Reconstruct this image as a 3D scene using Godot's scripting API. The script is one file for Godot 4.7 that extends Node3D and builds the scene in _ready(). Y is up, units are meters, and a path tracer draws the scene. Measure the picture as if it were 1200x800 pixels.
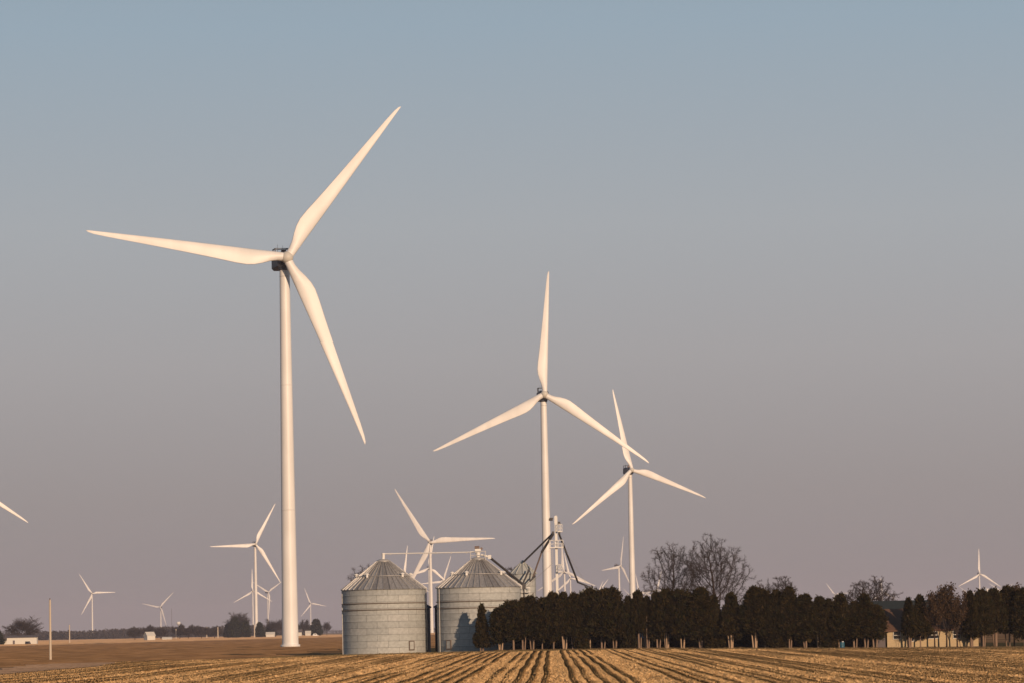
extends Node3D

var taken := {}
var mats := {}
var rng := RandomNumberGenerator.new()
var turbine_meshes := {}

# ---------------------------------------------------------------- helpers

func fall(x: float, z: float) -> float:
	# the land dips a little towards the house on the right
	return -0.0155 * clampf(x - 15.0, 0.0, 75.0) * clampf((900.0 + z) / 260.0, 0.0, 1.0)

func lin(r: float, g: float, b: float) -> Color:
	return Color(r, g, b).linear_to_srgb()

func numbered(called: String) -> String:
	var n: int = taken.get(called, 0)
	taken[called] = n + 1
	return called if n == 0 else "%s_%03d" % [called, n]

func plain(called: String, r: float, g: float, b: float, rough := 0.8, metal := 0.0) -> StandardMaterial3D:
	var m := StandardMaterial3D.new()
	m.resource_name = called
	m.albedo_color = lin(r, g, b)
	m.roughness = rough
	m.metallic = metal
	mats[called] = m
	return m

func noise_tex(seed_value: int, freq: float, a: Color, b: Color, size := 512, octaves := 4, contrast := 1.0) -> ImageTexture:
	var n := FastNoiseLite.new()
	n.seed = seed_value
	n.frequency = freq
	n.fractal_octaves = octaves
	var src := n.get_seamless_image(size, size)
	src.convert(Image.FORMAT_RGB8)
	var data := src.get_data()
	var ramp := PackedByteArray()
	ramp.resize(768)
	for i in 256:
		var t := clampf((i / 255.0 - 0.5) * contrast + 0.5, 0, 1)
		var c := a.lerp(b, t).linear_to_srgb()
		ramp[i * 3] = int(clampf(c.r, 0, 1) * 255)
		ramp[i * 3 + 1] = int(clampf(c.g, 0, 1) * 255)
		ramp[i * 3 + 2] = int(clampf(c.b, 0, 1) * 255)
	for i in range(0, data.size(), 3):
		var v := data[i]
		data[i] = ramp[v * 3]
		data[i + 1] = ramp[v * 3 + 1]
		data[i + 2] = ramp[v * 3 + 2]
	return ImageTexture.create_from_image(Image.create_from_data(size, size, false, Image.FORMAT_RGB8, data))

func textured(called: String, tex: Texture2D, scale: Vector3, rough := 0.95, metal := 0.0, world := true) -> StandardMaterial3D:
	var m := StandardMaterial3D.new()
	m.resource_name = called
	m.albedo_texture = tex
	m.uv1_triplanar = true
	m.uv1_world_triplanar = world
	m.uv1_scale = scale
	m.roughness = rough
	m.metallic = metal
	if rough > 0.9: m.specular_mode = BaseMaterial3D.SPECULAR_DISABLED
	mats[called] = m
	return m

func begin() -> SurfaceTool:
	var st := SurfaceTool.new()
	st.begin(Mesh.PRIMITIVE_TRIANGLES)
	return st

func finish(st: SurfaceTool) -> ArrayMesh:
	st.generate_normals()
	return st.commit()

func tri(st: SurfaceTool, a: Vector3, b: Vector3, c: Vector3) -> void:
	st.add_vertex(a); st.add_vertex(b); st.add_vertex(c)

func quad(st: SurfaceTool, a: Vector3, b: Vector3, c: Vector3, d: Vector3) -> void:
	tri(st, a, b, c); tri(st, a, c, d)

func box(st: SurfaceTool, c: Vector3, s: Vector3, turn := Basis.IDENTITY) -> void:
	st.set_smooth_group(-1)
	var h := s * 0.5
	var p := []
	for i in 8:
		p.append(c + turn * Vector3(h.x if i & 1 else -h.x, h.y if i & 2 else -h.y, h.z if i & 4 else -h.z))
	quad(st, p[4], p[6], p[7], p[5]); quad(st, p[1], p[3], p[2], p[0])
	quad(st, p[5], p[7], p[3], p[1]); quad(st, p[0], p[2], p[6], p[4])
	quad(st, p[6], p[2], p[3], p[7]); quad(st, p[0], p[4], p[5], p[1])

func tube(st: SurfaceTool, a: Vector3, b: Vector3, ra: float, rb: float, n := 8, caps := true) -> void:
	var d := (b - a).normalized()
	var u := d.cross(Vector3.RIGHT if absf(d.x) < 0.8 else Vector3.UP).normalized()
	var w := d.cross(u)
	for i in n:
		var t0 := TAU * i / n
		var t1 := TAU * (i + 1) / n
		var e0 := u * cos(t0) + w * sin(t0)
		var e1 := u * cos(t1) + w * sin(t1)
		st.set_smooth_group(0)
		quad(st, a + e0 * ra, b + e0 * rb, b + e1 * rb, a + e1 * ra)
		if caps:
			st.set_smooth_group(-1)
			tri(st, a, a + e0 * ra, a + e1 * ra)
			tri(st, b, b + e1 * rb, b + e0 * rb)

func lathe(st: SurfaceTool, prof: Array, n := 32, center := Vector3.ZERO) -> void:
	st.set_smooth_group(0)
	for k in prof.size() - 1:
		var p: Vector2 = prof[k]
		var q: Vector2 = prof[k + 1]
		for i in n:
			var t0 := TAU * i / n
			var t1 := TAU * (i + 1) / n
			var a := center + Vector3(cos(t0) * p.x, p.y, sin(t0) * p.x)
			var b := center + Vector3(cos(t0) * q.x, q.y, sin(t0) * q.x)
			var c := center + Vector3(cos(t1) * q.x, q.y, sin(t1) * q.x)
			var d := center + Vector3(cos(t1) * p.x, p.y, sin(t1) * p.x)
			if q.x > 0.0001: tri(st, a, b, c)
			if p.x > 0.0001: tri(st, a, c, d)

func part(called: String, m: Mesh, mat: Material, parent: Node, t := Transform3D.IDENTITY) -> MeshInstance3D:
	var o := MeshInstance3D.new()
	o.name = called
	o.mesh = m
	o.material_override = mat
	parent.add_child(o, true)
	o.transform = t
	return o

func thing(called: String, label: String, category: String, at := Vector3.ZERO, turn := 0.0, group := "") -> Node3D:
	var o := Node3D.new()
	o.name = numbered(called)
	add_child(o)
	o.position = at + Vector3(0, fall(at.x, at.z), 0)
	o.rotation.y = turn
	tag(o, label, category, group)
	return o

func tag(o: Node, label: String, category: String, group := "") -> void:
	o.set_meta("label", label)
	o.set_meta("category", category)
	if group: o.set_meta("group", group)

func structure(called: String, m: Mesh, mat: Material, label: String) -> MeshInstance3D:
	var o := part(numbered(called), m, mat, self)
	o.set_meta("kind", "structure")
	o.set_meta("label", label)
	return o

func sheet(points: PackedVector2Array, y: float) -> ArrayMesh:
	# cut along the lines where the land changes slope, then laid on the land
	var st := begin()
	st.set_smooth_group(-1)
	var xs := [-9000.0, 15.0, 90.0, 9000.0]
	var zs := [900.0, -640.0, -770.0, -900.0, -20000.0]
	for i in xs.size() - 1:
		for j in zs.size() - 1:
			var cell := PackedVector2Array([Vector2(xs[i], zs[j]), Vector2(xs[i + 1], zs[j]), Vector2(xs[i + 1], zs[j + 1]), Vector2(xs[i], zs[j + 1])])
			for poly in Geometry2D.intersect_polygons(points, cell):
				var idx := Geometry2D.triangulate_polygon(poly)
				for k in range(0, idx.size(), 3):
					var a: Vector2 = poly[idx[k]]
					var b: Vector2 = poly[idx[k + 1]]
					var c: Vector2 = poly[idx[k + 2]]
					if (b - a).cross(c - a) < 0:
						var t := b
						b = c
						c = t
					tri(st, Vector3(a.x, y + fall(a.x, a.y), a.y), Vector3(b.x, y + fall(b.x, b.y), b.y), Vector3(c.x, y + fall(c.x, c.y), c.y))
	return finish(st)

func from_arrays(v: PackedVector3Array, nrm: PackedVector3Array, col: PackedColorArray) -> ArrayMesh:
	var arr := []
	arr.resize(Mesh.ARRAY_MAX)
	arr[Mesh.ARRAY_VERTEX] = v
	arr[Mesh.ARRAY_NORMAL] = nrm
	if col.size(): arr[Mesh.ARRAY_COLOR] = col
	var m := ArrayMesh.new()
	m.add_surface_from_arrays(Mesh.PRIMITIVE_TRIANGLES, arr)
	return m

func rand_dir(r: RandomNumberGenerator) -> Vector3:
	return Vector3(r.randfn(), r.randfn(), r.randfn()).normalized()

const ORD := ["first", "second", "third", "fourth", "fifth", "sixth", "seventh", "eighth", "ninth", "tenth", "eleventh", "twelfth", "thirteenth", "fourteenth", "fifteenth", "sixteenth", "seventeenth", "eighteenth", "nineteenth", "twentieth"]
func ordinal(i: int) -> String:
	if i < 20: return ORD[i]
	return ["twenty", "thirty", "forty"][(i + 1) / 10 - 2] + "-" + ORD[(i + 1) % 10 - 1] if (i + 1) % 10 else ["twentieth", "thirtieth", "fortieth"][(i + 1) / 10 - 2]

# ---------------------------------------------------------------- wind turbines

func blade_mesh() -> ArrayMesh:
	var st := begin()
	st.set_smooth_group(0)
	var n := 16
	var rows := []
	# r, chord, thickness, twist (degrees)
	var stations := [[0.9, 1.8, 1.8, 14.0], [2.0, 1.85, 1.75, 14.0], [3.4, 2.2, 1.5, 14.0], [5.0, 2.85, 1.2, 13.0], [6.6, 3.35, 1.0, 11.5], [8.2, 3.55, 0.85, 10.0], [10.5, 3.4, 0.72, 8.0], [14.0, 3.0, 0.58, 6.0], [18.0, 2.6, 0.47, 4.5], [23.0, 2.15, 0.36, 3.0], [28.0, 1.72, 0.28, 2.0], [33.0, 1.3, 0.2, 1.0], [37.0, 0.95, 0.13, 0.5], [39.6, 0.66, 0.09, 0.0], [40.8, 0.38, 0.05, 0.0], [41.25, 0.12, 0.02, 0.0]]
	for s in stations:
		var r: float = s[0]
		var c: float = s[1]
		var th: float = s[2]
		var round_part := clampf((5.0 - r) / 3.5, 0, 1)
		var le := lerpf(0.92, 0.16, clampf((r - 1.0) / 40.0, 0, 1))
		var row := []
		for i in n:
			var a := TAU * i / n
			var f := (1 - cos(a)) * 0.5
			var z := th * 0.5 * sin(a) * lerpf(1.35 * pow(1 - f * 0.93, 0.7), 1.0, round_part)
			var p := Vector3(le - c * f, r, z)
			p = p.rotated(Vector3.UP, deg_to_rad(s[3]))
			p.z -= 2.0 * pow(r / 41.25, 2)
			row.append(p)
		rows.append(row)
	for k in rows.size() - 1:
		for i in n:
			var j := (i + 1) % n
			quad(st, rows[k][i], rows[k + 1][i], rows[k + 1][j], rows[k][j])
	var last: Array = rows[-1]
	for i in range(1, n - 1):
		tri(st, last[0], last[i + 1], last[i])
	return finish(st)

func rounded_box(l0: float, l1: float, w: float, y0: float, y1: float, chamfer: float) -> ArrayMesh:
	# a long box along z with chamfered edges and slightly narrowed ends
	var st := begin()
	st.set_smooth_group(-1)
	var ring := func(z: float, shrink: float) -> Array:
		var hw := w * 0.5 - shrink
		var a := y0 + shrink
		var b := y1 - shrink
		var c := chamfer
		return [Vector3(-hw + c, a, z), Vector3(hw - c, a, z), Vector3(hw, a + c, z), Vector3(hw, b - c, z), Vector3(hw - c, b, z), Vector3(-hw + c, b, z), Vector3(-hw, b - c, z), Vector3(-hw, a + c, z)]
	var rings := [ring.call(l0, 0.3), ring.call(l0 + 0.5, 0.0), ring.call(l1 - 0.9, 0.0), ring.call(l1, 0.55)]
	for k in rings.size() - 1:
		for i in 8:
			var j := (i + 1) % 8
			quad(st, rings[k][i], rings[k][j], rings[k + 1][j], rings[k + 1][i])
	for i in range(1, 7):
		tri(st, rings[0][0], rings[0][i + 1], rings[0][i])
		tri(st, rings[3][0], rings[3][i], rings[3][i + 1])
	return finish(st)

func make_turbine_meshes() -> void:
	turbine_meshes.blade = blade_mesh()
	var st := begin()
	var prof := []
	for k in 13:
		var f := k / 12.0
		prof.append(Vector2(lerpf(1.68, 1.02, f), 78.2 * f))
	lathe(st, prof, 40)
	turbine_meshes.tower = finish(st)
	st = begin()
	lathe(st, [Vector2(1.6, 0.02), Vector2(2.0, 0.02), Vector2(2.0, 0.5), Vector2(1.93, 0.58), Vector2(1.6, 0.6)], 40)
	turbine_meshes.flange = finish(st)
	st = begin()
	lathe(st, [Vector2(0.98, 0), Vector2(1.05, 0), Vector2(1.05, 0.14), Vector2(0.98, 0.14)], 32)
	turbine_meshes.seam = finish(st)
	turbine_meshes.nacelle = rounded_box(-6.4, 1.9, 3.2, -1.95, 1.35, 0.45)
	st = begin()
	lathe(st, [Vector2(1.15, 0), Vector2(1.25, 0.1), Vector2(1.25, 0.5), Vector2(1.1, 0.75)], 32)
	turbine_meshes.yaw = finish(st)
	st = begin()
	# a frame of posts and bars with a small cooler on the nacelle roof
	for x in [-1.3, 1.3]:
		for z in [-5.6, -3.2]:
			box(st, Vector3(x, 1.85, z), Vector3(0.22, 1.1, 0.22))
	for x in [-1.3, 1.3]:
		box(st, Vector3(x, 2.45, -4.4), Vector3(0.2, 0.14, 2.8))
	for z in [-5.6, -3.2]:
		box(st, Vector3(0, 2.49, z), Vector3(2.8, 0.14, 0.2))
	turbine_meshes.frame = finish(st)
	st = begin()
	box(st, Vector3(0.55, 1.8, -3.8), Vector3(0.9, 0.86, 0.5))
	turbine_meshes.cooler = finish(st)
	st = begin()
	tube(st, Vector3(-0.6, 1.3, -4.2), Vector3(-0.6, 3.4, -4.2), 0.05, 0.03, 6)
	tube(st, Vector3(0.5, 1.3, -4.2), Vector3(0.5, 3.2, -4.2), 0.05, 0.03, 6)
	turbine_meshes.mast = finish(st)
	st = begin()
	var sp := []
	for k in 13:
		var a := PI * k / 12.0
		sp.append(Vector2(sin(a) * 1.28, -cos(a) * (1.35 if k > 6 else 1.1)))
	lathe(st, sp, 28)
	turbine_meshes.hub = finish(st)

func turbine(label: String, hub: Vector3, r: float, yaw_deg: float, phase_deg: float, group := "white wind turbines across the farmland") -> void:
	var k := r / 41.25
	var kt := hub.y / 80.0
	var yaw := deg_to_rad(yaw_deg)
	var ahead := Vector3(sin(yaw), 0, cos(yaw)) * 3.0
	var t := thing("wind_turbine", label, "wind turbine", Vector3(hub.x, 0, hub.z) - ahead, yaw, group)
	var tw := part("tower", turbine_meshes.tower, mats.turbine_white, t, Transform3D(Basis.from_scale(Vector3(1, (hub.y - 1.8) / 78.2, 1)), Vector3.ZERO))
	var inv := 78.2 / (hub.y - 1.8)
	part("base_flange", turbine_meshes.flange, mats.turbine_white, tw, Transform3D(Basis.from_scale(Vector3(1, inv, 1)), Vector3.ZERO))
	part("seam", turbine_meshes.seam, mats.turbine_grey, tw, Transform3D(Basis.from_scale(Vector3(1, inv, 1)), Vector3(0, 76.3, 0)))
	for f in [0.36, 0.69]:
		var rr := lerpf(1.68, 1.02, f) / 1.035
		part("seam", turbine_meshes.seam, mats.turbine_white, tw, Transform3D(Basis.from_scale(Vector3(rr, inv, rr)), Vector3(0, 78.2 * f, 0)))
	var top := Vector3(0, hub.y, 0)
	part("yaw_collar", turbine_meshes.yaw, mats.nacelle_shade, t, Transform3D(Basis.IDENTITY, top + Vector3(0, -2.35, 0)))
	var nac := part("nacelle", turbine_meshes.nacelle, mats.nacelle_shade, t, Transform3D(Basis.IDENTITY, top))
	part("roof_rail", turbine_meshes.frame, mats.nacelle_shade, nac)
	part("cooler", turbine_meshes.cooler, mats.cooler_brown, nac)
	part("instrument_mast", turbine_meshes.mast, mats.nacelle_shade, nac)
	var tilt := Basis(Vector3.RIGHT, deg_to_rad(-5))
	var centre := top + Vector3(0, 0, 3.0)
	part("hub", turbine_meshes.hub, mats.spinner, t, Transform3D(tilt * Basis(Vector3.RIGHT, PI / 2), centre))
	for i in 3:
		var b := tilt * Basis(Vector3.BACK, deg_to_rad(phase_deg - 90 + 120 * i))
		part("blade", turbine_meshes.blade, mats.turbine_white, t, Transform3D(b * Basis.from_scale(Vector3(k, k, k)), centre))

# ---------------------------------------------------------------- grain bins

func wall_sheet(r: float, h: float, arc: float, n := 5) -> ArrayMesh:
	# a curved steel sheet whose lower lip laps out over the sheet below
	var st := begin()
	for i in n:
		var a0 := arc * (float(i) / n - 0.5)
		var a1 := arc * (float(i + 1) / n - 0.5)
		var d0 := Vector3(sin(a0), 0, cos(a0))
		var d1 := Vector3(sin(a1), 0, cos(a1))
		var prof := [[r + 0.035, 0.0], [r + 0.035, 0.06], [r, 0.1], [r, h]]
		for k in 3:
			st.set_smooth_group(k)
			var y0: float = prof[k][1]
			var y1: float = prof[k + 1][1]
			quad(st, d0 * prof[k][0] + Vector3(0, y0, 0), d0 * prof[k + 1][0] + Vector3(0, y1, 0), d1 * prof[k + 1][0] + Vector3(0, y1, 0), d1 * prof[k][0] + Vector3(0, y0, 0))
		st.set_smooth_group(4)
		quad(st, d1 * (r - 0.03), d1 * (r + 0.035), d0 * (r + 0.035), d0 * (r - 0.03))
	return finish(st)

func roof_panel(r0: float, y0: float, r1: float, y1: float, arc: float) -> ArrayMesh:
	# a tapering roof sheet with a raised rib down one side
	var st := begin()
	st.set_smooth_group(-1)
	var h := arc * 0.5
	var up := Vector3(0, y1 - y0, r1 - r0).cross(Vector3.RIGHT).normalized()
	if up.y < 0: up = -up
	var a := Vector3(-sin(h) * r0, y0, cos(h) * r0)
	var b := Vector3(sin(h) * r0, y0, cos(h) * r0)
	var c := Vector3(sin(h) * r1, y1, cos(h) * r1)
	var d := Vector3(-sin(h) * r1, y1, cos(h) * r1)
	quad(st, a, d, c, b)
	quad(st, a - up * 0.05, b - up * 0.05, c - up * 0.05, d - up * 0.05)
	quad(st, a, b, b - up * 0.05, a - up * 0.05)
	var w := minf(0.16, (b - a).length() * 0.2)
	var e := b.lerp(a, w / (b - a).length())
	var f := c.lerp(d, minf(0.6, w / (c - d).length()))
	var rise := up * 0.12
	var bi := b.lerp(e, 0.25)
	var ei := e.lerp(b, 0.25)
	var ci := c.lerp(f, 0.25)
	var fi := f.lerp(c, 0.25)
	quad(st, ei + rise, fi + rise, ci + rise, bi + rise)
	quad(st, e, f, fi + rise, ei + rise)
	quad(st, bi + rise, ci + rise, c, b)
	quad(st, e, ei + rise, bi + rise, b)
	return finish(st)

func grain_bin(label: String, at: Vector3, turn: float, r: float, foot: float, ring_h: float, rings: int, per_ring: int, apex: float, cap_r: float, panels: int, wall_mats: Array, roof_mats: Array, seed_value: int, called := "grain_bin", category := "grain bin") -> Node3D:
	var q := RandomNumberGenerator.new()
	q.seed = seed_value
	var t := thing(called, label, category, at, turn, "round steel storage bins in the farmyard")
	var eave := foot + ring_h * rings
	var st := begin()
	lathe(st, [Vector2(r - 0.06, foot), Vector2(r - 0.06, eave)], 48)
	part("inner_wall", finish(st), mats.bin_inner, t)
	var arc := TAU / per_ring
	var wm := wall_sheet(r, ring_h - 0.025, arc * 0.991)
	for k in rings:
		var shade: int = q.randi() % wall_mats.size()
		for i in per_ring:
			var pick: int = shade if q.randf() < 0.75 else q.randi() % wall_mats.size()
			part("wall_sheet", wm, wall_mats[pick], t, Transform3D(Basis(Vector3.UP, arc * (i + 0.5 * (k % 2))), Vector3(0, foot + ring_h * k, 0)))
	var roof_r := r + 0.16
	var pm := roof_panel(roof_r, eave - 0.08, cap_r, apex, TAU / panels)
	for i in panels:
		part("roof_panel", pm, roof_mats[q.randi() % roof_mats.size()], t, Transform3D(Basis(Vector3.UP, TAU / panels * i), Vector3.ZERO))
	st = begin()
	lathe(st, [Vector2(cap_r + 0.12, apex - 0.1), Vector2(cap_r + 0.12, apex + 0.12), Vector2(cap_r * 0.6, apex + 0.3), Vector2(0, apex + 0.34)], 24)
	part("roof_cap", finish(st), mats.steel_light, t)
	return t

func torus(st: SurfaceTool, r: float, y: float, w: float) -> void:
	lathe(st, [Vector2(r - w, y - w), Vector2(r + w, y - w), Vector2(r + w, y + w), Vector2(r - w, y + w), Vector2(r - w, y - w)], 48)

func big_bin_extras(t: Node3D, r: float, eave: float, apex: float, door_deg: float) -> void:
	# wind rings
	for y in [6.54, 5.7]:
		var st := begin()
		torus(st, r + 0.08, y, 0.055)
		part("wind_ring", finish(st), mats.rust_steel, t)
	# roof ring and vents
	var f := 0.42
	var rr := lerpf(r + 0.16, 0.8, f)
	var ry := lerpf(eave, apex, f)
	var st := begin()
	torus(st, rr, ry + 0.16, 0.035)
	part("roof_ring", finish(st), mats.steel_light, t)
	for deg in [-42.0, 38.0, 98.0, 158.0, 218.0, 272.0]:
		var b := Basis(Vector3.UP, deg_to_rad(deg))
		st = begin()
		tube(st, Vector3(0, ry, rr), Vector3(0, ry + 0.42, rr), 0.17, 0.17, 12)
		lathe(st, [Vector2(0.3, ry + 0.36), Vector2(0.3, ry + 0.44), Vector2(0, ry + 0.6)], 12, Vector3(0, 0, rr))
		part("roof_vent", finish(st), mats.steel_white, t, Transform3D(b, Vector3.ZERO))
	# service door with a frame
	var db := Transform3D(Basis(Vector3.UP, deg_to_rad(door_deg)), Vector3.ZERO)
	st = begin()
	box(st, Vector3(0, 1.05, r + 0.06), Vector3(0.62, 0.95, 0.1))
	var door := part("door", finish(st), mats.galv_1, t, db)
	st = begin()
	for x in [-0.38, 0.38]:
		box(st, Vector3(x, 1.05, r + 0.05), Vector3(0.1, 1.26, 0.16))
	box(st, Vector3(0, 1.62, r + 0.051), Vector3(0.66, 0.12, 0.16))
	box(st, Vector3(0, 0.48, r + 0.051), Vector3(0.66, 0.12, 0.16))
	part("door_frame", finish(st), mats.rust_steel, door)
	# eave ladder: rails and rungs up one side
	var lb := Transform3D(Basis(Vector3.UP, deg_to_rad(75)), Vector3.ZERO)
	st = begin()
	for x in [-0.2, 0.2]:
		box(st, Vector3(x, eave * 0.5 + 0.2, r + 0.16), Vector3(0.05, eave - 0.4, 0.05))
	for k in 26:
		box(st, Vector3(0, 0.6 + k * 0.3, r + 0.16), Vector3(0.36, 0.03, 0.03))
	part("ladder", finish(st), mats.steel_light, t, lb)
	# vertical conduit
	st = begin()
	tube(st, Vector3(0, 0.02, r + 0.14), Vector3(0, eave - 0.05, r + 0.14), 0.06, 0.06, 8)
	part("conduit", finish(st), mats.steel_light, t, Transform3D(Basis(Vector3.UP, deg_to_rad(-83)), Vector3.ZERO))

# ---------------------------------------------------------------- trees

func spray(v: PackedVector3Array, nrm: PackedVector3Array, col: PackedColorArray, p: Vector3, d: Vector3, size: float, wide: float, c: Color, r: RandomNumberGenerator) -> void:
	var side := d.cross(rand_dir(r)).normalized() * size * wide
	var tip := p + d * size
	var mid := p + d * size * 0.5
	var n := d.cross(side).normalized()
	v.append(p); v.append(mid + side); v.append(tip)
	v.append(p); v.append(tip); v.append(mid - side)
	for i in 6:
		nrm.append(n)
		col.append(c)

func cedar_radius(t: float, kind: int) -> float:
	match kind:
		0: return sqrt(maxf(0, 1 - pow(t, 2.6))) * (0.72 + 0.28 * smoothstep(0.0, 0.3, t))
		1: return pow(maxf(0, 1 - t), 0.62) * (0.8 + 0.35 * smoothstep(0.0, 0.25, t))
		2: return sqrt(maxf(0, 1 - pow(absf(t * 2.1 - 0.95) / 1.16, 2.4)))
		4: return pow(maxf(0, 1 - t), 0.5) * (0.55 + 0.55 * smoothstep(0.0, 0.4, t))
		_: return pow(maxf(0, 1 - t), 0.85) * 1.05
func cedar_crown(seed_value: int, kind: int, low: float, leaf: Array, count := 620, per := 13) -> ArrayMesh:
	# unit crown: 7 m tall in all, 1.3 m half width, foliage from low upwards
	var r := RandomNumberGenerator.new()
	r.seed = seed_value
	var n := FastNoiseLite.new()
	n.seed = seed_value
	n.frequency = 0.55
	var v := PackedVector3Array()
	var nrm := PackedVector3Array()
	var col := PackedColorArray()
	var lean := Vector3(r.randf_range(-0.15, 0.15), 0, r.randf_range(-0.15, 0.15))
	var radius := func(t: float, a: float) -> float:
		var y := low + (7.0 - low) * t
		return 1.3 * cedar_radius(t, kind) * (1.0 + 0.55 * n.get_noise_3d(cos(a) * 2.0, y * 1.3, sin(a) * 2.0))
	# ragged inner mass of the same foliage so that the crown is dense
	for k in 220:
		var t := pow(r.randf(), 1.1) * 0.93
		var a := r.randf() * TAU
		var rad: float = radius.call(t, a) * r.randf_range(0.25, 0.7)
		var p := Vector3(cos(a) * rad, low + (7.0 - low) * t, sin(a) * rad) + lean * t
		var cl: Color = leaf[r.randi() % leaf.size()]
		for j in 4:
			spray(v, nrm, col, p, (rand_dir(r) + Vector3(0, 0.5, 0)).normalized(), r.randf_range(0.5, 0.85), 0.4, cl, r)
	for k in count:
		var t := pow(r.randf(), 1.15)
		var a := r.randf() * TAU
		var rad: float = radius.call(t, a) * r.randf_range(0.78, 1.06)
		var p := Vector3(cos(a) * rad, low + (7.0 - low) * t * 0.985 + r.randf_range(-0.15, 0.15), sin(a) * rad) + lean * t
		if t < 0.2: p.y += 1.1 * n.get_noise_3d(cos(a) * 4.0, 20.0, sin(a) * 4.0)
		var o := Vector3(cos(a), 0.0, sin(a))
		var cl: Color = leaf[r.randi() % leaf.size()] * r.randf_range(0.6, 1.5)
		for j in per:
			var d := (o * 0.55 + Vector3(0, 0.75, 0) + rand_dir(r) * 0.8).normalized()
			spray(v, nrm, col, p + rand_dir(r) * 0.2, d, r.randf_range(0.16, 0.42), 0.17, cl * r.randf_range(0.8, 1.2), r)
	for k in 46:
		var a := r.randf() * TAU
		var t := r.randf_range(0.25, 0.97)
		var rad: float = radius.call(t, a) * r.randf_range(0.7, 1.0)
		var p := Vector3(cos(a) * rad, low + (7.0 - low) * t, sin(a) * rad) + lean * t
		var d := (Vector3(cos(a) * 0.4, 1.0, sin(a) * 0.4) + rand_dir(r) * 0.25).normalized()
		for j in 16:
			var f := r.randf()
			spray(v, nrm, col, p + d * f * 0.6 + rand_dir(r) * 0.14 * (1.2 - f), (d + rand_dir(r) * 0.5).normalized(), r.randf_range(0.12, 0.3), 0.2, leaf[r.randi() % leaf.size()] * r.randf_range(0.8, 1.4), r)
	return from_arrays(v, nrm, col)

func stems(seed_value: int, n: int, top: float, rad: float) -> ArrayMesh:
	var r := RandomNumberGenerator.new()
	r.seed = seed_value
	var st := begin()
	for i in n:
		var a := TAU * i / n + r.randf()
		var b := Vector3(cos(a) * 0.16, -0.05, sin(a) * 0.16)
		var lean := Vector3(cos(a), 0, sin(a)) * r.randf_range(0.12, 0.34) if n > 1 else Vector3.ZERO
		var m := b + lean * 0.6 + Vector3(r.randf_range(-0.08, 0.08), top * 0.5, 0)
		var e := b + lean * 1.5 + Vector3(0, top, 0)
		var k := r.randf_range(0.75, 1.2)
		tube(st, b, m, rad * k, rad * k * 0.82, 7, false)
		tube(st, m, e, rad * k * 0.82, rad * k * 0.45, 7, true)
		tube(st, m, m + lean * 0.8 + Vector3(r.randf_range(-0.3, 0.3), top * 0.35, r.randf_range(-0.3, 0.3)), rad * 0.4, rad * 0.2, 5, false)
	return finish(st)

const SPAN := [0.2, 0.46, 0.27, 0.17, 0.115, 0.075]
func grow(segs: Array, p: Vector3, d: Vector3, length: float, rad: float, level: int, most: int, kids: Array, r: RandomNumberGenerator, spread: float, up: float) -> void:
	var n := [4, 7, 5, 4, 3, 2][level] as int
	var pts := [p]
	var dirs := [d]
	var cur := p
	var dir := d
	for i in n:
		dir = (dir + rand_dir(r) * (0.08 if level == 0 else 0.2) + Vector3(0, up * 0.1, 0)).normalized()
		var nxt := cur + dir * length / n
		var keep := 0.35 if level == 0 else 0.75
		segs.append([cur, nxt, rad * (1.0 - keep * i / n), rad * (1.0 - keep * (i + 1) / n), level])
		cur = nxt
		pts.append(cur)
		dirs.append(dir)
	if level >= most: return
	var c: int = kids[level]
	for k in c:
		var f := (k + r.randf_range(0.2, 1.0)) / c
		f = lerpf(0.7, 1.0, f) if level == 0 else lerpf(0.22, 1.0, f)
		var x := f * n
		var i := mini(int(x), n - 1)
		var q: Vector3 = pts[i].lerp(pts[i + 1], x - i)
		var base: Vector3 = dirs[i + 1]
		var side := base.cross(Vector3.UP.rotated(Vector3.RIGHT, r.randf() * TAU) if level > 0 else Vector3(cos(TAU * k / c + r.randf()), 0, sin(TAU * k / c + r.randf()))).normalized()
		if level > 0 and r.randf() < 0.5: side = -side
		var a := r.randf_range(0.55, 1.0) * spread
		if level == 0: a = spread * (0.3 + 0.7 * ((k * 3) % c + 0.5) / c)
		var nd := (base * cos(a) + side * sin(a)).normalized()
		if nd.y < -0.2: nd.y *= 0.3
		var shrink := 1.0 if level == 0 else lerpf(1.1, 0.7, f)
		grow(segs, q, nd.normalized(), SPAN[level + 1] * r.randf_range(0.75, 1.2) * shrink, maxf(rad * (1.0 - 0.75 * f) * 0.75, rad * 0.3), level + 1, most, kids, r, spread, up)

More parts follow.
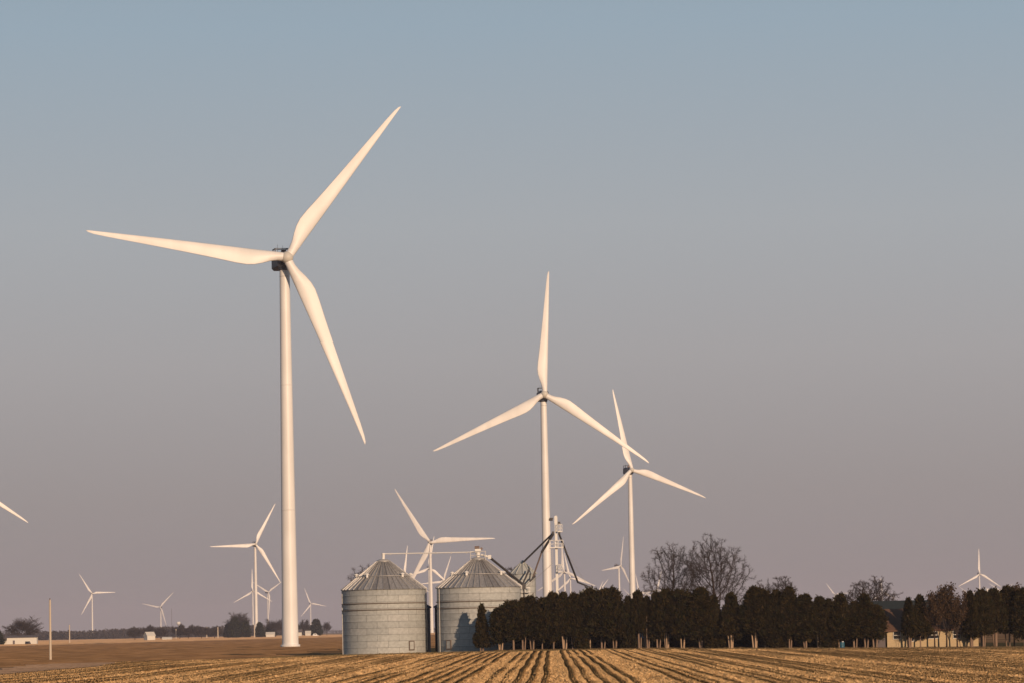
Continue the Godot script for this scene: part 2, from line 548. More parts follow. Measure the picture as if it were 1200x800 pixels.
func bare_tree_meshes(seed_value: int, tall: float, half: float, trunk_share: float, kids: Array, spread: float, up: float, thick: float, twig: float, leaf: Array = [], leaf_n := 0) -> Array:
	# two meshes: trunk with its limbs, and the crown of finer branches, fitted to the wanted height and half width
	var r := RandomNumberGenerator.new()
	r.seed = seed_value
	var segs := []
	grow(segs, Vector3.ZERO, Vector3.UP, trunk_share, thick / tall * 1.0, 0, kids.size(), kids, r, spread, up)
	var hi := 0.0
	var wide := 0.0
	var c := Vector3.ZERO
	var ends := 0
	for s in segs:
		if s[4] >= kids.size() - 1:
			c += s[1]
			ends += 1
	c /= maxf(ends, 1)
	var highs := []
	for s in segs: highs.append(s[1].y)
	highs.sort()
	hi = highs[int(highs.size() * 0.985)]
	var dist := []
	for s in segs:
		dist.append(Vector2(s[1].x - c.x, s[1].z - c.z).length())
	dist.sort()
	wide = dist[int(dist.size() * 0.96)]
	var sy := tall / hi
	var sx := half / wide
	var fit := func(p: Vector3) -> Vector3:
		var f := clampf(p.y / hi * 1.6, 0, 1)
		return Vector3((p.x - c.x * f) * sx, p.y * sy, (p.z - c.z * f) * sx)
	var trunk := begin()
	var crown := begin()
	for s in segs:
		var a: Vector3 = fit.call(s[0])
		var b: Vector3 = fit.call(s[1])
		var ra := maxf(s[2] * tall, twig)
		var rb := maxf(s[3] * tall, twig * 0.7)
		if s[4] <= 1:
			if s[4] == 0 and s[0].y <= 0.0001: a.y = -0.1
			tube(trunk, a, b, ra, rb, 7, false)
		else:
			tube(crown, a, b, ra, rb, 4 if s[4] == 2 else 3, false)
	var tm := finish(trunk)
	var cm := finish(crown)
	var out := [tm, cm]
	if leaf_n > 0:
		var v := PackedVector3Array()
		var nrm := PackedVector3Array()
		var col := PackedColorArray()
		var tips := []
		for s in segs:
			if s[4] >= kids.size() - 1: tips.append(fit.call(s[1]))
		for i in leaf_n:
			var p: Vector3 = tips[r.randi() % tips.size()] + rand_dir(r) * 0.22
			spray(v, nrm, col, p, rand_dir(r), r.randf_range(0.12, 0.26), 0.4, leaf[r.randi() % leaf.size()] * r.randf_range(0.6, 1.4), r)
		out.append(from_arrays(v, nrm, col))
	return out

func dome_tree(seed_value: int, tall: float, half: float, low: float, trunk_top: float, points: int, twig: float, notch := 0.0) -> Array:
	# branches grow towards points spread through a dome, then thicken down to the trunk
	var r := RandomNumberGenerator.new()
	r.seed = seed_value
	var yc := low + (tall - low) * 0.4
	var want := PackedVector3Array()
	var lobes := []
	for k in 17:
		var d := rand_dir(r)
		if d.y < -0.3: d.y = -d.y
		var q := r.randf_range(0.62, 0.86)
		lobes.append(Vector3(d.x * half * q, yc + d.y * q * ((tall - yc) if d.y > 0 else (yc - low)), d.z * half * 0.8 * q))
	while want.size() < points:
		if r.randf() < 0.62:
			var c: Vector3 = lobes[r.randi() % lobes.size()]
			var w := Vector3(r.randfn(), r.randfn() * 0.9, r.randfn()) * half * 0.145 + c
			want.append(w)
			continue
		var d := rand_dir(r)
		var q := pow(r.randf(), 0.42)
		var p := Vector3(d.x * half * q, yc + d.y * q * ((tall - yc) if d.y > 0 else (yc - low)), d.z * half * 0.8 * q)
		p += Vector3(0.25 * sin(p.y * 1.7 + seed_value), 0.3 * sin(p.x * 1.9), 0)
		want.append(p)
	var step := tall * 0.023
	var kill := step * 1.5
	var pos := PackedVector3Array([Vector3(0, -0.1, 0)])
	var up := PackedInt32Array([-1])
	while pos[-1].y < trunk_top:
		up.append(pos.size() - 1)
		pos.append(pos[-1] + Vector3(r.randf_range(-0.08, 0.08), step, r.randf_range(-0.08, 0.08)))
	var near := PackedInt32Array()
	var dist := PackedFloat32Array()
	near.resize(points)
	dist.resize(points)
	dist.fill(1e9)
	var fresh := 0
	for turn in 70:
		var pull := {}
		var i := 0
		while i < want.size():
			var w := want[i]
			for k in range(fresh, pos.size()):
				var dd := w.distance_squared_to(pos[k])
				if dd < dist[i]:
					dist[i] = dd
					near[i] = k
			if dist[i] < kill * kill:
				var e := want.size() - 1
				want[i] = want[e]; near[i] = near[e]; dist[i] = dist[e]
				want.resize(e); near.resize(e); dist.resize(e)
				continue
			var n := near[i]
			pull[n] = pull.get(n, Vector3.ZERO) + (w - pos[n]).normalized()
			i += 1
		fresh = pos.size()
		if pull.is_empty() or fresh > 9000: break
		for n in pull:
			var back: Vector3 = (pos[n] - pos[up[n]]).normalized() if up[n] >= 0 else Vector3.UP
			var d: Vector3 = (pull[n].normalized() + back * 0.45 + rand_dir(r) * 0.22).normalized()
			up.append(n)
			pos.append(pos[n] + d * step)
	var flow := PackedFloat32Array()
	flow.resize(pos.size())
	for i in range(pos.size() - 1, 0, -1):
		if flow[i] == 0.0: flow[i] = 1.0
		flow[up[i]] += flow[i]
	var trunk := begin()
	var crown := begin()
	var v := PackedVector3Array()
	var nrm := PackedVector3Array()
	for i in range(1, pos.size()):
		var ra := twig * pow(flow[up[i]], 0.46)
		var rb := twig * pow(flow[i], 0.46)
		ra = minf(ra, rb * 1.6)
		if rb > 0.07: tube(trunk, pos[up[i]], pos[i], ra, rb, 6, false)
		else: tube(crown, pos[up[i]], pos[i], ra, rb, 3, false)
		if flow[i] < 14.0:
			var back := (pos[i] - pos[up[i]]).normalized()
			for k in 7:
				var a := (back + rand_dir(r) * 0.85 + Vector3(0, 0.12, 0)).normalized()
				var m := pos[i] + a * step * r.randf_range(0.6, 1.5)
				cone(v, nrm, pos[i], m, twig * 0.75)
				for j in 2:
					var f := pos[i].lerp(m, r.randf_range(0.35, 0.95))
					cone(v, nrm, f, f + (a + rand_dir(r) * 0.8).normalized() * step * r.randf_range(0.5, 1.1), twig * 0.55)
	var fine := from_arrays(v, nrm, PackedColorArray())
	var both := begin()
	both.append_from(finish(crown), 0, Transform3D.IDENTITY)
	both.append_from(fine, 0, Transform3D.IDENTITY)
	return [finish(trunk), both.commit()]

func cone(v: PackedVector3Array, nrm: PackedVector3Array, a: Vector3, b: Vector3, w: float) -> void:
	var d := (b - a).normalized()
	var u := d.cross(Vector3.RIGHT if absf(d.x) < 0.8 else Vector3.UP).normalized()
	var q := d.cross(u)
	for i in 3:
		var e0 := (u * cos(TAU * i / 3) + q * sin(TAU * i / 3)) * w
		var e1 := (u * cos(TAU * (i + 1) / 3) + q * sin(TAU * (i + 1) / 3)) * w
		var n := (e0 + e1).normalized()
		v.append(a + e0); v.append(b); v.append(a + e1)
		nrm.append(n); nrm.append(n); nrm.append(n)

func bare_tree(called: String, label: String, at: Vector3, turn: float, ms: Array, bark: Material, twigs: Material, group := "", s := Vector3.ONE) -> Node3D:
	var t := thing(called, label, "tree", at, turn, group)
	t.scale = s
	part("trunk", ms[0], bark, t)
	part("crown", ms[1], twigs, t)
	if ms.size() > 2: part("dry_leaves", ms[2], mats.leaf, t)
	return t

# ---------------------------------------------------------------- the scene

func _ready() -> void:
	# camera: a long lens, held a little crooked
	var cam := Camera3D.new()
	cam.name = "camera"
	add_child(cam)
	cam.fov = rad_to_deg(2.0 * atan(400.0 / 4500.0))
	cam.near = 1.0
	cam.far = 40000.0
	cam.position = Vector3(0, 3.0, 0)
	cam.basis = Basis(Vector3.RIGHT, atan(335.7 / 4500.0)) * Basis(Vector3.BACK, deg_to_rad(-1.15))
	cam.current = true

	# sky: dusk air opposite a low sun, mauve near the horizon, blue-grey above
	var env := Environment.new()
	env.background_mode = Environment.BG_SKY
	env.tonemap_mode = Environment.TONE_MAPPER_LINEAR
	env.tonemap_exposure = 1.0
	var stops := [[-90.0, Vector3(0.10, 0.07, 0.05)], [-3.0, Vector3(0.20, 0.16, 0.145)], [0.0, Vector3(0.278, 0.24, 0.243)], [2.0, Vector3(0.32, 0.29, 0.286)], [4.0, Vector3(0.375, 0.363, 0.367)], [6.0, Vector3(0.382, 0.405, 0.428)], [9.0, Vector3(0.31, 0.395, 0.468)], [15.0, Vector3(0.205, 0.28, 0.36)], [28.0, Vector3(0.11, 0.163, 0.24)], [55.0, Vector3(0.06, 0.1, 0.16)], [90.0, Vector3(0.045, 0.08, 0.135)]]
	var rows := 2048
	var img := Image.create(32, rows, false, Image.FORMAT_RGBF)
	for y in rows:
		var e := 90.0 - 180.0 * (y + 0.5) / rows
		var k := 0
		while k < stops.size() - 2 and e > stops[k + 1][0]: k += 1
		var f: float = clampf((e - stops[k][0]) / (stops[k + 1][0] - stops[k][0]), 0, 1)
		var c: Vector3 = stops[k][1].lerp(stops[k + 1][1], f)
		for x in 32: img.set_pixel(x, y, Color(c.x, c.y, c.z))
	var sky_mat := PanoramaSkyMaterial.new()
	sky_mat.panorama = ImageTexture.create_from_image(img)
	env.sky = Sky.new()
	env.sky.sky_material = sky_mat
	env.sdfgi_enabled = true
	env.ssao_enabled = true
	env.ssil_enabled = true
	env.fog_enabled = true
	env.fog_density = 0.00006
	env.fog_light_color = Color(0.85, 0.83, 0.88)
	var we := WorldEnvironment.new()
	we.name = "environment"
	we.environment = env
	add_child(we)

	# the low sun behind the camera's right shoulder
	var sun := DirectionalLight3D.new()
	sun.name = "sun"
	add_child(sun)
	var az := deg_to_rad(25)
	var el := deg_to_rad(11.8)
	sun.look_at_from_position(Vector3(sin(az) * cos(el), sin(el), cos(az) * cos(el)) * 100.0, Vector3.ZERO)
	sun.light_energy = 1.32
	sun.light_color = lin(1.0, 0.71, 0.48)
	sun.light_angular_distance = 0.5
	sun.shadow_enabled = true

	make_materials()
	build_ground()
	build_turbines()
	build_bins()
	build_elevator()
	build_cedars()
	build_bare_trees()
	build_houses()
	build_far_left()
	build_stubble()
	build_small_things()

func make_materials() -> void:
	textured("turbine_white", noise_tex(3, 0.01, Color(0.66, 0.635, 0.60), Color(0.76, 0.735, 0.70), 256, 5, 1.5), Vector3(0.05, 0.02, 0.05), 0.45)
	plain("turbine_grey", 0.45, 0.44, 0.42, 0.5)
	plain("spinner", 0.55, 0.52, 0.46, 0.5)
	plain("nacelle_shade", 0.05, 0.055, 0.07, 0.6)  # unlit look of the pale nacelle put into its colour; rail and mast share it
	plain("cooler_brown", 0.17, 0.12, 0.1, 0.7)
	var tones := [[0.385, 0.395, 0.375], [0.415, 0.42, 0.395], [0.345, 0.355, 0.34], [0.40, 0.405, 0.385]]
	for i in 4:
		var c := Color(tones[i][0], tones[i][1], tones[i][2])
		textured("galv_%d" % i, noise_tex(20 + i, 0.02, c * 0.86, c * 1.12, 256, 5, 1.5), Vector3(0.35, 0.35, 0.35), 0.75, 0.08)
	var rtones := [[0.40, 0.385, 0.365], [0.32, 0.305, 0.29], [0.47, 0.45, 0.42]]
	for i in 3:
		var c := Color(rtones[i][0], rtones[i][1], rtones[i][2])
		textured("roof_%d" % i, noise_tex(30 + i, 0.02, c * 0.75, c * 1.2, 256, 5, 1.5), Vector3(0.5, 0.3, 0.5), 0.5, 0.5)
	plain("bin_inner", 0.05, 0.045, 0.04, 0.9)
	plain("steel_light", 0.45, 0.43, 0.40, 0.45, 0.3)
	plain("steel_white", 0.68, 0.66, 0.62, 0.5)
	textured("rust_steel", noise_tex(41, 0.03, Color(0.10, 0.07, 0.055), Color(0.2, 0.16, 0.13), 256), Vector3(0.4, 0.4, 0.4), 0.8)
	plain("spout_dark", 0.055, 0.05, 0.05, 0.6)
	textured("silo_shade_navy", noise_tex(42, 0.02, Color(0.02, 0.035, 0.07), Color(0.028, 0.045, 0.09), 256), Vector3(0.3, 0.3, 0.3), 0.6)  # near-black navy paints the shade onto the silos between the bins
	# ground
	textured("farmland", noise_tex(50, 0.012, Color(0.25, 0.17, 0.10), Color(0.40, 0.27, 0.16), 512), Vector3(0.004, 1, 0.0008))
	textured("ploughed", noise_tex(51, 0.014, Color(0.20, 0.115, 0.055), Color(0.34, 0.20, 0.098), 1024, 6, 2.3), Vector3(0.012, 1, 0.0022))
	textured("pale_margin", noise_tex(52, 0.02, Color(0.24, 0.16, 0.105), Color(0.36, 0.25, 0.17), 512, 5, 1.5), Vector3(0.1, 1, 0.02))
	textured("tan_field", noise_tex(53, 0.02, Color(0.56, 0.34, 0.17), Color(0.72, 0.45, 0.24), 512, 5, 1.4), Vector3(0.02, 1, 0.004))
	textured("stubble_soil", noise_tex(54, 0.03, Color(0.24, 0.155, 0.08), Color(0.46, 0.305, 0.165), 1024, 6, 2.0), Vector3(0.25, 1, 0.12))
	textured("yard_grass", noise_tex(55, 0.03, Color(0.05, 0.045, 0.02), Color(0.13, 0.10, 0.05), 512, 5, 1.6), Vector3(0.15, 1, 0.05))
	# plants
	for spec in [["leaf", 0.9], ["straw", 0.85]]:
		var m := StandardMaterial3D.new()
		m.resource_name = spec[0]
		m.vertex_color_use_as_albedo = true
		m.roughness = spec[1]
		m.specular_mode = BaseMaterial3D.SPECULAR_DISABLED
		mats[spec[0]] = m
	textured("cedar_bark", noise_tex(60, 0.05, Color(0.30, 0.21, 0.14), Color(0.48, 0.34, 0.23), 256), Vector3(1.5, 0.4, 1.5))
	textured("cedar_bark_grey", noise_tex(62, 0.05, Color(0.16, 0.11, 0.08), Color(0.30, 0.21, 0.15), 256), Vector3(1.5, 0.4, 1.5))
	textured("bark", noise_tex(61, 0.05, Color(0.04, 0.028, 0.023), Color(0.08, 0.056, 0.044), 256), Vector3(1.5, 0.5, 1.5))
	plain("twig", 0.036, 0.025, 0.022, 1.0)
	plain("twig_brown", 0.06, 0.042, 0.035, 0.9)
	plain("wood_pole", 0.52, 0.43, 0.33, 0.95)
	# buildings
	textured("cream_wall", noise_tex(70, 0.03, Color(0.40, 0.30, 0.17), Color(0.50, 0.38, 0.22), 256), Vector3(0.2, 0.6, 0.2), 0.8)
	textured("brown_roof", noise_tex(71, 0.06, Color(0.10, 0.05, 0.028), Color(0.16, 0.082, 0.046), 256), Vector3(0.4, 0.4, 0.4), 0.9)
	plain("teal_roof", 0.012, 0.02, 0.018, 0.95)
	plain("tan_wall", 0.2, 0.13, 0.075, 0.9)
	plain("white_wall", 0.62, 0.58, 0.5, 0.7)
	plain("grey_roof", 0.12, 0.1, 0.1, 0.8)
	plain("window_dark", 0.015, 0.016, 0.018, 0.15)
	plain("trim_white", 0.7, 0.66, 0.58, 0.6)
	plain("barrel_blue", 0.02, 0.09, 0.13, 0.5)
	plain("car_dark", 0.03, 0.03, 0.035, 0.3)
	plain("car_white", 0.7, 0.68, 0.64, 0.3)
	plain("rubber", 0.02, 0.02, 0.02, 0.9)

const EDGE := [[-60.0, 410.0], [-46.9, 416.0], [-31.7, 431.0], [-22.1, 446.0], [-12.0, 461.0], [10.0, 463.0], [60.0, 442.0], [110.0, 425.0]]

func field_edge(x: float) -> float:
	for i in EDGE.size() - 1:
		if x <= EDGE[i + 1][0]:
			return lerpf(EDGE[i][1], EDGE[i + 1][1], clampf((x - EDGE[i][0]) / (EDGE[i + 1][0] - EDGE[i][0]), 0, 1))
	return EDGE[-1][1]

func left_edge(z: float) -> float:
	return -40.0 - 3.2 * smoothstep(357.0, 418.0, z) + 2.5 * (1.0 - smoothstep(200.0, 290.0, z))

func furrows(st: SurfaceTool, z0: float, z1: float, step: float, seg: float, high: float, y: float, inside: Callable, seed_value: int) -> void:
	# ridges of turned soil that run across the view, each a little uneven
	var n := FastNoiseLite.new()
	n.seed = seed_value
	n.frequency = 0.08
	var r := RandomNumberGenerator.new()
	r.seed = seed_value
	st.set_smooth_group(-1)
	var z := z0
	while z > z1:
		var tall := high * r.randf_range(0.6, 1.25)
		var reach := 0.15 * -z + 45.0
		var x := -reach
		var last := 0.0
		var drift := r.randf_range(-0.3, 0.3)
		while x < reach:
			var h := tall * (0.75 + 0.9 * n.get_noise_2d(x, z * 1.7))
			if inside.call(x, z) and inside.call(x + seg, z):
				var e := x + seg
				var a := Vector3(x, y, z + drift + step * 0.3)
				var b := Vector3(e, y, z + drift + step * 0.3)
				var c := Vector3(e, y + h, z + drift)
				var d := Vector3(x, y + last, z + drift)
				quad(st, a, d, c, b)
				quad(st, d, Vector3(x, y, z + drift - step * 0.5), Vector3(e, y, z + drift - step * 0.5), c)
			last = h
			x += seg
		z -= step

func in_ploughed(x: float, z: float) -> bool:
	if z > -440.0: return x < left_edge(-z) - 9.0
	if z > -650.0: return x < -28.0
	if x > 14.0: return false
	var far := 1850.0 + (x + 145.0) * 4.5 if x > -145 else (1420.0 + (x + 190.0) * 9.5 if x > -190 else 1420.0 + (x + 190.0) * 0.92)
	return -z < far - 8.0

func in_margin(x: float, z: float) -> bool:
	return x < left_edge(-z) - 0.3 and x > left_edge(-z) - 10.0 and z > -432.0

func in_tan(x: float, z: float) -> bool:
	if x > 60.0: return false
	var far := 1850.0 + (x + 145.0) * 4.5 if x > -145 else (1420.0 + (x + 190.0) * 9.5 if x > -190 else 1420.0 + (x + 190.0) * 0.92)
	return -z > far + 10.0

func with_furrows(base: ArrayMesh, st: SurfaceTool) -> ArrayMesh:
	var m := finish(st)
	var o := begin()
	o.append_from(base, 0, Transform3D.IDENTITY)
	o.append_from(m, 0, Transform3D.IDENTITY)
	return o.commit()

func build_ground() -> void:
	var fs := begin()
	furrows(fs, -1280.0, -3800.0, 5.0, 26.0, 0.5, -0.15, in_tan, 81)
	var fm := begin()
	furrows(fm, -220.0, -434.0, 0.8, 1.5, 0.12, -0.02, in_margin, 83)
	var fp := begin()
	furrows(fp, -255.0, -2300.0, 1.4, 9.0, 0.17, -0.04, in_ploughed, 82)
	structure("ground", sheet(PackedVector2Array([Vector2(-6000, 400), Vector2(6000, 400), Vector2(6000, -16000), Vector2(-6000, -16000)]), -0.3), mats.farmland, "flat brown and tan farmland reaching to the horizon")
	structure("tan_field", with_furrows(sheet(PackedVector2Array([Vector2(-900, -800), Vector2(900, -800), Vector2(900, -3900), Vector2(-900, -3900)]), -0.15), fs), mats.tan_field, "thin strip of pale tan field beyond the brown field")
	structure("ploughed_field", with_furrows(sheet(PackedVector2Array([Vector2(-700, 150), Vector2(500, 150), Vector2(700, -2600), Vector2(0, -2500), Vector2(-145, -1850), Vector2(-190, -1420), Vector2(-700, -950)]), -0.04), fp), mats.ploughed, "dark brown ploughed field around the tall turbine")
	structure("field_margin", with_furrows(sheet(PackedVector2Array([Vector2(-49, 0), Vector2(-36, 0), Vector2(-37, -220), Vector2(-39.6, -300), Vector2(-42.9, -421), Vector2(-30, -437), Vector2(-30, -440), Vector2(-52, -432), Vector2(-53, -390), Vector2(-51, -300)]), -0.02), fm), mats.pale_margin, "pale dusty strip of bare soil beside the stubble")
	var pts := PackedVector2Array([Vector2(-35, 60), Vector2(110, 60)])
	for i in range(EDGE.size() - 1, 2, -1):
		pts.append(Vector2(EDGE[i][0], -EDGE[i][1]))
	pts.append(Vector2(-31.7, -431))
	pts.append(Vector2(-43.2, -419))
	for z in [390, 370, 350, 330, 310, 280, 250, 220, 200]:
		pts.append(Vector2(left_edge(z), -z))
	structure("stubble_field", sheet(pts, 0.0), mats.stubble_soil, "harvested field of cut corn stalks in the foreground")
	structure("farmyard", sheet(PackedVector2Array([Vector2(-24, -444.5), Vector2(-12.0, -461.5), Vector2(10, -463.5), Vector2(60, -442.5), Vector2(110, -425.5), Vector2(130, -640), Vector2(-14, -640), Vector2(-24, -530)]), -0.012), mats.yard_grass, "dull winter grass of the farmyard around bins and cedars")

func build_turbines() -> void:
	make_turbine_meshes()
	turbine("largest wind turbine, nearest, standing left of the two round grain bins", Vector3(-45.7, 79.4, -781.8), 41.25, 14, 52)
	turbine("second largest wind turbine, rising behind the white grain elevator leg", Vector3(10.3, 79.4, -1257.8), 41.25, 6, 86)
	turbine("third largest wind turbine, between the elevator leg and the big bare tree", Vector3(57.9, 79.8, -1894.9), 41.25, 17, 100)
	turbine("wind turbine with long blades seen through the gap between two grain bins", Vector3(-73.9, 77.8, -3291.6), 56.0, -4, 2.5)
	turbine("middle sized wind turbine close left of the largest turbine's tower", Vector3(-232.5, 82.5, -3430.0), 41.25, 14, 62)
	turbine("small wind turbine just left of the middle sized turbine's foot, one blade straight up", Vector3(-481.5, 80.3, -7007.7), 41.25, 11, 90)
	turbine("small wind turbine with one blade hanging down, against the largest tower's left edge", Vector3(-471.7, 80.5, -7300.0), 41.25, 40, 150)
	turbine("pale small wind turbine between the largest tower and the left grain bin", Vector3(-508.2, 73.1, -9466.9), 41.25, 20, 110)
	turbine("small wind turbine farthest left of those seen whole, by the white shed", Vector3(-736.5, 77.6, -6664.0), 41.25, 11, 2)
	turbine("small wind turbine above the little white house at the far woods", Vector3(-755.6, 62.5, -8139.7), 41.25, -7, 48)
	turbine("wind turbine mostly outside the left picture edge, one blade tip showing", Vector3(-280.4, 83.1, -1934.0), 41.25, 14, 327.8)
	turbine("wind turbine with its hub hidden behind the left grain bin's roof", Vector3(-154.1, 79.7, -5310.0), 41.25, 11, 83)
	turbine("wind turbine directly behind the long bladed one in the bin gap", Vector3(-110.1, 81.0, -4850.0), 41.25, 10, 79)
	turbine("wind turbine with its hub at the right grain bin's left roof slope", Vector3(-108.7, 75.6, -5724.4), 41.25, 32, 66)
	turbine("small wind turbine just right of the white elevator leg", Vector3(58.7, 71.5, -4759.9), 41.25, -10, 94)
	turbine("smaller wind turbine under the elevator leg's right hand spout", Vector3(84.6, 79.7, -6044.9), 41.25, 5, 102)
	turbine("small wind turbine turned sideways, close left of the third largest tower", Vector3(133.7, 80.1, -4930.0), 41.25, 54, 68)
	var far := "far wind turbines half hidden by the cedars"
	turbine("far wind turbine seen through the big bare tree's left branches", Vector3(301.6, 80.1, -8235.0), 41.25, 8, 75, far)
	turbine("far wind turbine just right of the third largest turbine's foot", Vector3(278.0, 79.8, -8730.0), 41.25, 8, 100, far)
	turbine("far wind turbine with a slanting blade tip above cedars, right of elevator spout", Vector3(189.3, 80.3, -8932.5), 41.25, 8, 53, far)
	turbine("farther wind turbine whose thin blade stands beside that slanting tip", Vector3(200.7, 80.2, -9630.0), 41.25, 8, 65, far)
	turbine("far wind turbine behind the third largest tower's foot, blade showing to its left", Vector3(332.1, 79.5, -10980.0), 41.25, 8, 133, far)
	turbine("upright small wind turbine above the trees at the far right", Vector3(743.8, 75.0, -6174.2), 41.25, 11, 88, far)
	turbine("far wind turbine left of the upright one at far right, blade slanting", Vector3(1418.6, 79.0, -12060.0), 41.25, 8, 139, far)
	turbine("far wind turbine near the white water tower ball at far right", Vector3(1425.4, 78.9, -11430.0), 41.25, 8, 153, far)
	turbine("rightmost far wind turbine, one blade tip above the dark trees", Vector3(1359.5, 80.5, -10800.0), 41.25, 8, 27, far)
	turbine("far wind turbine left of the rounded bare tree, single slanting blade visible", Vector3(896.8, 79.1, -10845.0), 41.25, 8, 126, far)
	turbine("far wind turbine behind the rounded bare tree near the brown roofed house", Vector3(987.7, 78.9, -10395.0), 41.25, 8, 94, far)

func build_bins() -> void:
	var walls := [mats.galv_0, mats.galv_1, mats.galv_2, mats.galv_3]
	var roofs := [mats.roof_0, mats.roof_1, mats.roof_2, mats.roof_0]
	var eave := 8.4
	var left := grain_bin("left of the two large round corrugated steel grain bins", Vector3(-17.3, 0, -500), 0.12, 5.43, 0.0, 0.84, 10, 12, 12.0, 0.8, 40, walls, roofs, 5)
	big_bin_extras(left, 5.43, eave, 12.0, 34)
	var right := grain_bin("right of the two large round grain bins, beside the cedars", Vector3(-4.95, 0, -497), 0.3, 5.43, 0.0, 0.84, 10, 12, 11.95, 0.8, 40, walls, roofs, 9)
	big_bin_extras(right, 5.43, eave, 11.95, -63)
	# fittings on the right bin's peak
	var st := begin()
	for p in [Vector3(-0.95, 0, 0.5), Vector3(0.95, 0, 0.5), Vector3(-0.95, 0, -0.6), Vector3(0.95, 0, -0.6)]:
		box(st, p + Vector3(0, 12.3, 0), Vector3(0.07, 1.5, 0.07))
	for y in [12.5, 13.0]:
		box(st, Vector3(0, y, 0.5), Vector3(1.9, 0.05, 0.05))
		box(st, Vector3(0, y, -0.6), Vector3(1.9, 0.05, 0.05))
	part("peak_rail", finish(st), mats.steel_light, right, Transform3D(Basis(Vector3.UP, -0.3), Vector3.ZERO))
	st = begin()
	tube(st, Vector3(0, 12.0, 0), Vector3(0, 12.9, 0), 0.24, 0.3, 12)
	box(st, Vector3(0, 13.1, 0), Vector3(0.75, 0.45, 0.6))
	part("peak_hopper", finish(st), mats.steel_white, right, Transform3D(Basis(Vector3.UP, -0.3), Vector3.ZERO))
	st = begin()
	tube(st, Vector3(-0.42, 13.5, 0.2), Vector3(0.2, 13.5, 0.2), 0.2, 0.2, 10)
	box(st, Vector3(0.45, 13.35, 0.1), Vector3(0.3, 0.3, 0.3), Basis(Vector3.BACK, 0.5))
	part("drive_motor", finish(st), mats.cooler_brown, right, Transform3D(Basis(Vector3.UP, -0.3), Vector3.ZERO))
	# conveyor between the two peaks
	var c := thing("conveyor", "thin white conveyor pipe running level between the two grain bin peaks", "conveyor", Vector3(-17.35, 12.0, -500))
	st = begin()
	tube(st, Vector3(-0.1, 0.98, 0), Vector3(11.9, 0.92, 2.9), 0.085, 0.085, 10)
	part("conveyor_tube", finish(st), mats.steel_white, c)
	st = begin()
	for k in 6:
		var f := (k + 0.5) / 6.0
		box(st, Vector3(11.9 * f, 0.95 - 0.06 * f, 2.9 * f), Vector3(0.1, 0.26, 0.2))
	part("tube_clamp", finish(st), mats.steel_light, c)
	st = begin()
	tube(st, Vector3(0.05, 0.3, 0), Vector3(0.05, 0.95, 0), 0.2, 0.2, 12)
	tube(st, Vector3(0.05, 0.95, 0), Vector3(0.05, 1.08, 0), 0.26, 0.26, 12)
	part("discharge_spout", finish(st), mats.steel_white, c)
	# auger pipe from the right bin's peak down its back
	var a := thing("auger", "dark auger pipe slanting down from the right grain bin's peak", "auger", Vector3(-3.54, 12.2, -497))
	st = begin()
	tube(st, Vector3(0.1, 0.0, 0), Vector3(4.3, -3.45, -8), 0.16, 0.16, 10)
	part("auger_tube", finish(st), mats.spout_dark, a)
	st = begin()
	tube(st, Vector3(-1.0, 0.35, 0.0), Vector3(0.05, 0.05, 0), 0.14, 0.17, 10)
	box(st, Vector3(0.08, 0.05, 0), Vector3(0.42, 0.5, 0.4))
	part("auger_head", finish(st), mats.steel_white, a)
	st = begin()
	box(st, Vector3(4.45, -3.75, -8), Vector3(0.5, 0.7, 0.5))
	tube(st, Vector3(4.45, -4.1, -8), Vector3(4.45, -12.2, -8), 0.1, 0.1, 8)
	part("auger_boot", finish(st), mats.spout_dark, a)
	# short silos behind, the shade on their steel painted in as navy
	var navy := [mats.silo_shade_navy]
	grain_bin("short silo edge in the gap behind the left bin, shade painted in dark navy", Vector3(-14.75, 0, -509.3), 0.2, 3.2, 0.0, 1.0, 6, 8, 7.6, 0.5, 20, navy, navy, 11, "silo", "silo")
	grain_bin("short silo edge in the gap behind the right bin, shade painted in dark navy", Vector3(-7.7, 0, -506.6), 0.4, 3.2, 0.0, 1.0, 6, 8, 7.6, 0.5, 20, navy, navy, 12, "silo", "silo")
	# overhead hopper bin on legs
	var h := grain_bin("slim grey hopper bin with a steep cone roof beside the right bin", Vector3(0.85, 0, -525), 0.3, 1.75, 5.2, 0.87, 6, 6, 11.9, 0.22, 12, walls, [mats.galv_0, mats.galv_2], 13, "hopper_bin", "grain bin")
	st = begin()
	lathe(st, [Vector2(1.74, 5.2), Vector2(0.3, 3.2), Vector2(0.3, 2.8), Vector2(0, 2.8)], 32)
	part("hopper_cone", finish(st), mats.galv_2, h)
	for k in 4:
		var ang := TAU * k / 4 + 0.5
		st = begin()
		box(st, Vector3(cos(ang) * 1.85, 3.0, sin(ang) * 1.85), Vector3(0.16, 6.0, 0.16))
		part("leg", finish(st), mats.steel_light, h)
	# its little service platform
	st = begin()
	box(st, Vector3(0.2, 7.85, 2.2), Vector3(1.5, 0.1, 0.7))
	box(st, Vector3(0.2, 8.45, 2.5), Vector3(1.5, 0.12, 0.08))
	for x in [-0.5, 0.2, 0.9]:
		box(st, Vector3(x, 8.15, 2.5), Vector3(0.07, 0.5, 0.07))
	part("service_platform", finish(st), mats.steel_white, h, Transform3D(Basis(Vector3.UP, -0.3), Vector3.ZERO))
	# small bin whose peak shows above the cedars
	grain_bin("small grey bin peak above the cedars under the elevator's right spout", Vector3(10.2, 0, -540), 0.1, 2.6, 0.0, 0.87, 8, 8, 8.3, 0.45, 20, walls, [mats.galv_1, mats.galv_3], 14)

